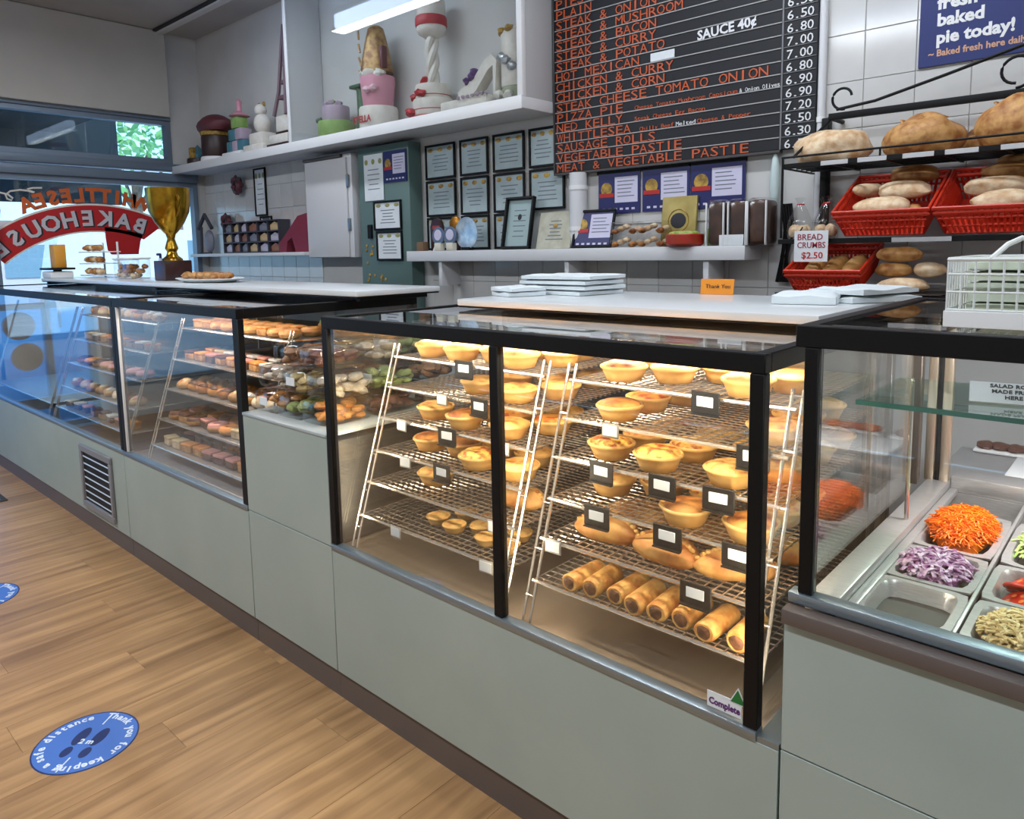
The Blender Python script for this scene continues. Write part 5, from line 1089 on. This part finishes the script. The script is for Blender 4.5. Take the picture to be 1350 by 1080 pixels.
def bunp(k):
    t = thing('cream_bun', 'bun', 'bun'); MB().blob((0, 0, .022), (.042, .036, .028), noise=.06, seed=k, flat=-.75, nu=16, nv=10).build('bun', [BREAD, LID_B, FLOUR][k % 3], t); MB().blob((0, -.012, .038), (.026, .02, .014), noise=.15, seed=k + 3, nu=12, nv=8).build('cream', ICED[(k + 4) % 5], t); return t
SLP = [slice_proto(k) for k in range(5)]; DNP = [donut_proto(k) for k in (0, 1, 3)]; BNP = [bunp(k) for k in range(4)]
KN = {'iced_slice': 'iced slices', 'iced_doughnut': 'iced doughnuts', 'cream_bun': 'cream buns'}
rnd = random.Random(11)
def tray_row(z, x0, x1, protos, place, rows, dx):
    y0 = fy(z) + .06
    for r_ in range(rows):
        n = int((x1 - x0) / dx)
        for i in range(n):
            p = rnd.choice(protos); x = x0 + (i + .5) * (x1 - x0) / n; base_ = p.name.split('.')[0]
            nm = {'iced_slice': 'iced slice', 'iced_doughnut': 'iced doughnut', 'cream_bun': 'cream topped bun'}[base_]
            col_ = {0: 'front', 1: 'second', 2: 'third'}[r_]
            put(p, (x, y0 + .099 * r_ + rnd.uniform(-.004, .004), z - .0008), rnd.uniform(-.15, .15) if base_ == 'iced_slice' else rnd.uniform(0, 3), '%s, %s, %s row, %s from window' % (nm, place, col_, ORD[i] if i < 12 else 'beyond twelfth'), 'cakes in the chilled cabinets')
for k, (z, pr_) in enumerate(zip(ZC, [DNP[2:] + SLP[3:4], SLP, BNP, SLP[:3] + DNP, SLP[1:4]])):
    tray_row(z, -3.58, -2.66, pr_, '%s of cake cabinet' % ['top shelf', 'second shelf', 'third shelf', 'fourth shelf', 'lowest shelf'][k], 2, .10)
for k, (z, pr_) in enumerate(zip(ZC, [BNP, SLP, DNP, BNP, SLP])):
    tray_row(z, -5.0, -3.95, pr_, '%s of long window cabinet' % ['top shelf', 'second shelf', 'third shelf', 'fourth shelf', 'lowest shelf'][k], 1, .12)
for i, (y, z, c_) in enumerate([(.36, 1.15, 0), (.50, 1.15, 1)]): pass
fb_ = [thing('fruit_bun_loaf', ['orange iced long bun at the end of the cake cabinet top shelf', 'green topped long bun on the cake cabinet top shelf'][i], 'bun', (-2.70 - .12 * i, .64, 1.149)) for i in range(2)]
for i, t in enumerate(fb_): MB().blob((0, 0, .03), (.05, .13, .035), noise=.05, seed=i, flat=-.8, nu=18, nv=10).build('bun', BREAD, t); MB().blob((0, 0, .045), (.042, .12, .026), noise=.1, seed=i + 4, nu=18, nv=10).build('icing', [mat('salmon_icing', (238, 132, 92), .5), GRN][i], t)

# packs heaped on the joining cupboard
PK = [(226, 150, 70), (196, 170, 110), (170, 120, 80), (150, 160, 90), (206, 190, 170), (120, 76, 60)]
WRAP2 = glass('pack_film', (.93, .94, .94), 1.45, .08)
q = 0; CN = ['orange', 'tan', 'brown', 'olive green', 'pale', 'dark brown']
for lay in range(3):
    for i in range(3 if lay < 2 else 2):
        for j in range(3):
            kx = (q * 5 + lay) % 6; t = thing('biscuit_pack', 'clear pack of %s biscuits, %s layer, %s from pie cabinet, %s row back' % (CN[kx], ['bottom', 'middle', 'top'][lay], ORD[2 - i], ORD[j]), 'pack', (-2.475 + .162 * i + (.08 if lay == 2 else 0), .14 + .215 * j + .02 * lay, .9145 + .088 * lay), 0, 'biscuit packs on the joining cupboard'); rr = random.Random(q)
            m = MB()
            for k in range(22): M_ = Matrix.Rotation(rr.uniform(0, 3), 3, 'Z') @ Matrix.Rotation(rr.uniform(-.5, .5), 3, 'X'); m.blob((-.05 + .1 * rr.random(), -.07 + .14 * rr.random(), .016 + .045 * rr.random()), (.029, .026, .014), M_, noise=.1, seed=k, nu=9, nv=6)
            tag(m.build('biscuits', mat('pack_%d' % kx, PK[kx], .55, c2=tuple(int(v * .72) for v in PK[kx]), scale=30), t), kind='stuff')
            RB(-.076, .076, -.10, .10, 0, .084, r=.02, seg=2).build('film', WRAP2, t); (RB(-.03, .025, -.1015, -.099, .03, .06, r=.001, seg=1).build('label', PAPER, t) if q % 4 == 0 else None); q += 1

# ------------------------------------------------------------------ floor stickers
def sticker(lab, x, y, r, rz):
    t = thing('floor_sticker', lab, 'sticker', (x, y, .0), rz, 'round blue floor stickers'); SB = mat('sticker_blue', (70, 112, 190), .4); SD = mat('sticker_navy', (28, 44, 96), .4); SW = mat('sticker_white', (216, 226, 240), .45)
    MB().lathe([(r, 0), (r, .0012), (.001, .0012)], 48).build('disc', SB, t, smooth=False)
    rg = MB(); rg.lathe([(r - .004, .0012), (r - .004, .0016), (r, .0016), (r, .0012)], 48, cap=False); rg.build('rim', SD, t, smooth=False)
    m = MB(); s_ = 'Thank you for keeping a safe distance  '
    arc_text(m, s_, .036, r - .034, 0, 2 * pi * (len(s_) - 1) / len(s_), lambda p: (p[0], p[1], p[2] + .0016), .001); m.build('lettering', SW, t, smooth=False)
    for sx, rot in ((-1, 0), (1, 0)):
        for yy, a_, b_ in ((.022, .019, .042), (-.05, .015, .024)): MB().lathe([(1, 0), (1, .0005), (.01, .0005)], 24).build('shoe_print', SD, t, (sx * .03, yy, .0014)).scale = (a_, b_, 1)
    text(MB(), '2 m', .03, Matrix.Translation((-.02, -.012, .0022)), .001).build('lettering', SW, t, smooth=False)
    for a_, b_ in ((r * .55, r * .93), (-r * .93, -r * .5)): B(-.002, .002, a_, b_, .0015, .0020).build('divider_line', SW, t, smooth=False)
sticker('round blue keep your distance floor sticker, the nearer whole one', -2.425, -.645, .147, radians(38))
sticker('round blue floor sticker further along, cut by the frame', -3.86, -.62, .147, radians(30))
dm = thing('door_mat', 'grey door mat by the counter end', 'mat', (-6.1, -.72, 0)); RB(0, .75, 0, .52, 0, .012, r=.004).build('mat', mat('mat_grey', (96, 104, 112), .9, c2=(130, 138, 144), scale=60), dm); RB(-.03, .78, -.03, .55, 0, .006, r=.002).build('border', mat('mat_border', (60, 64, 70), .8), dm)
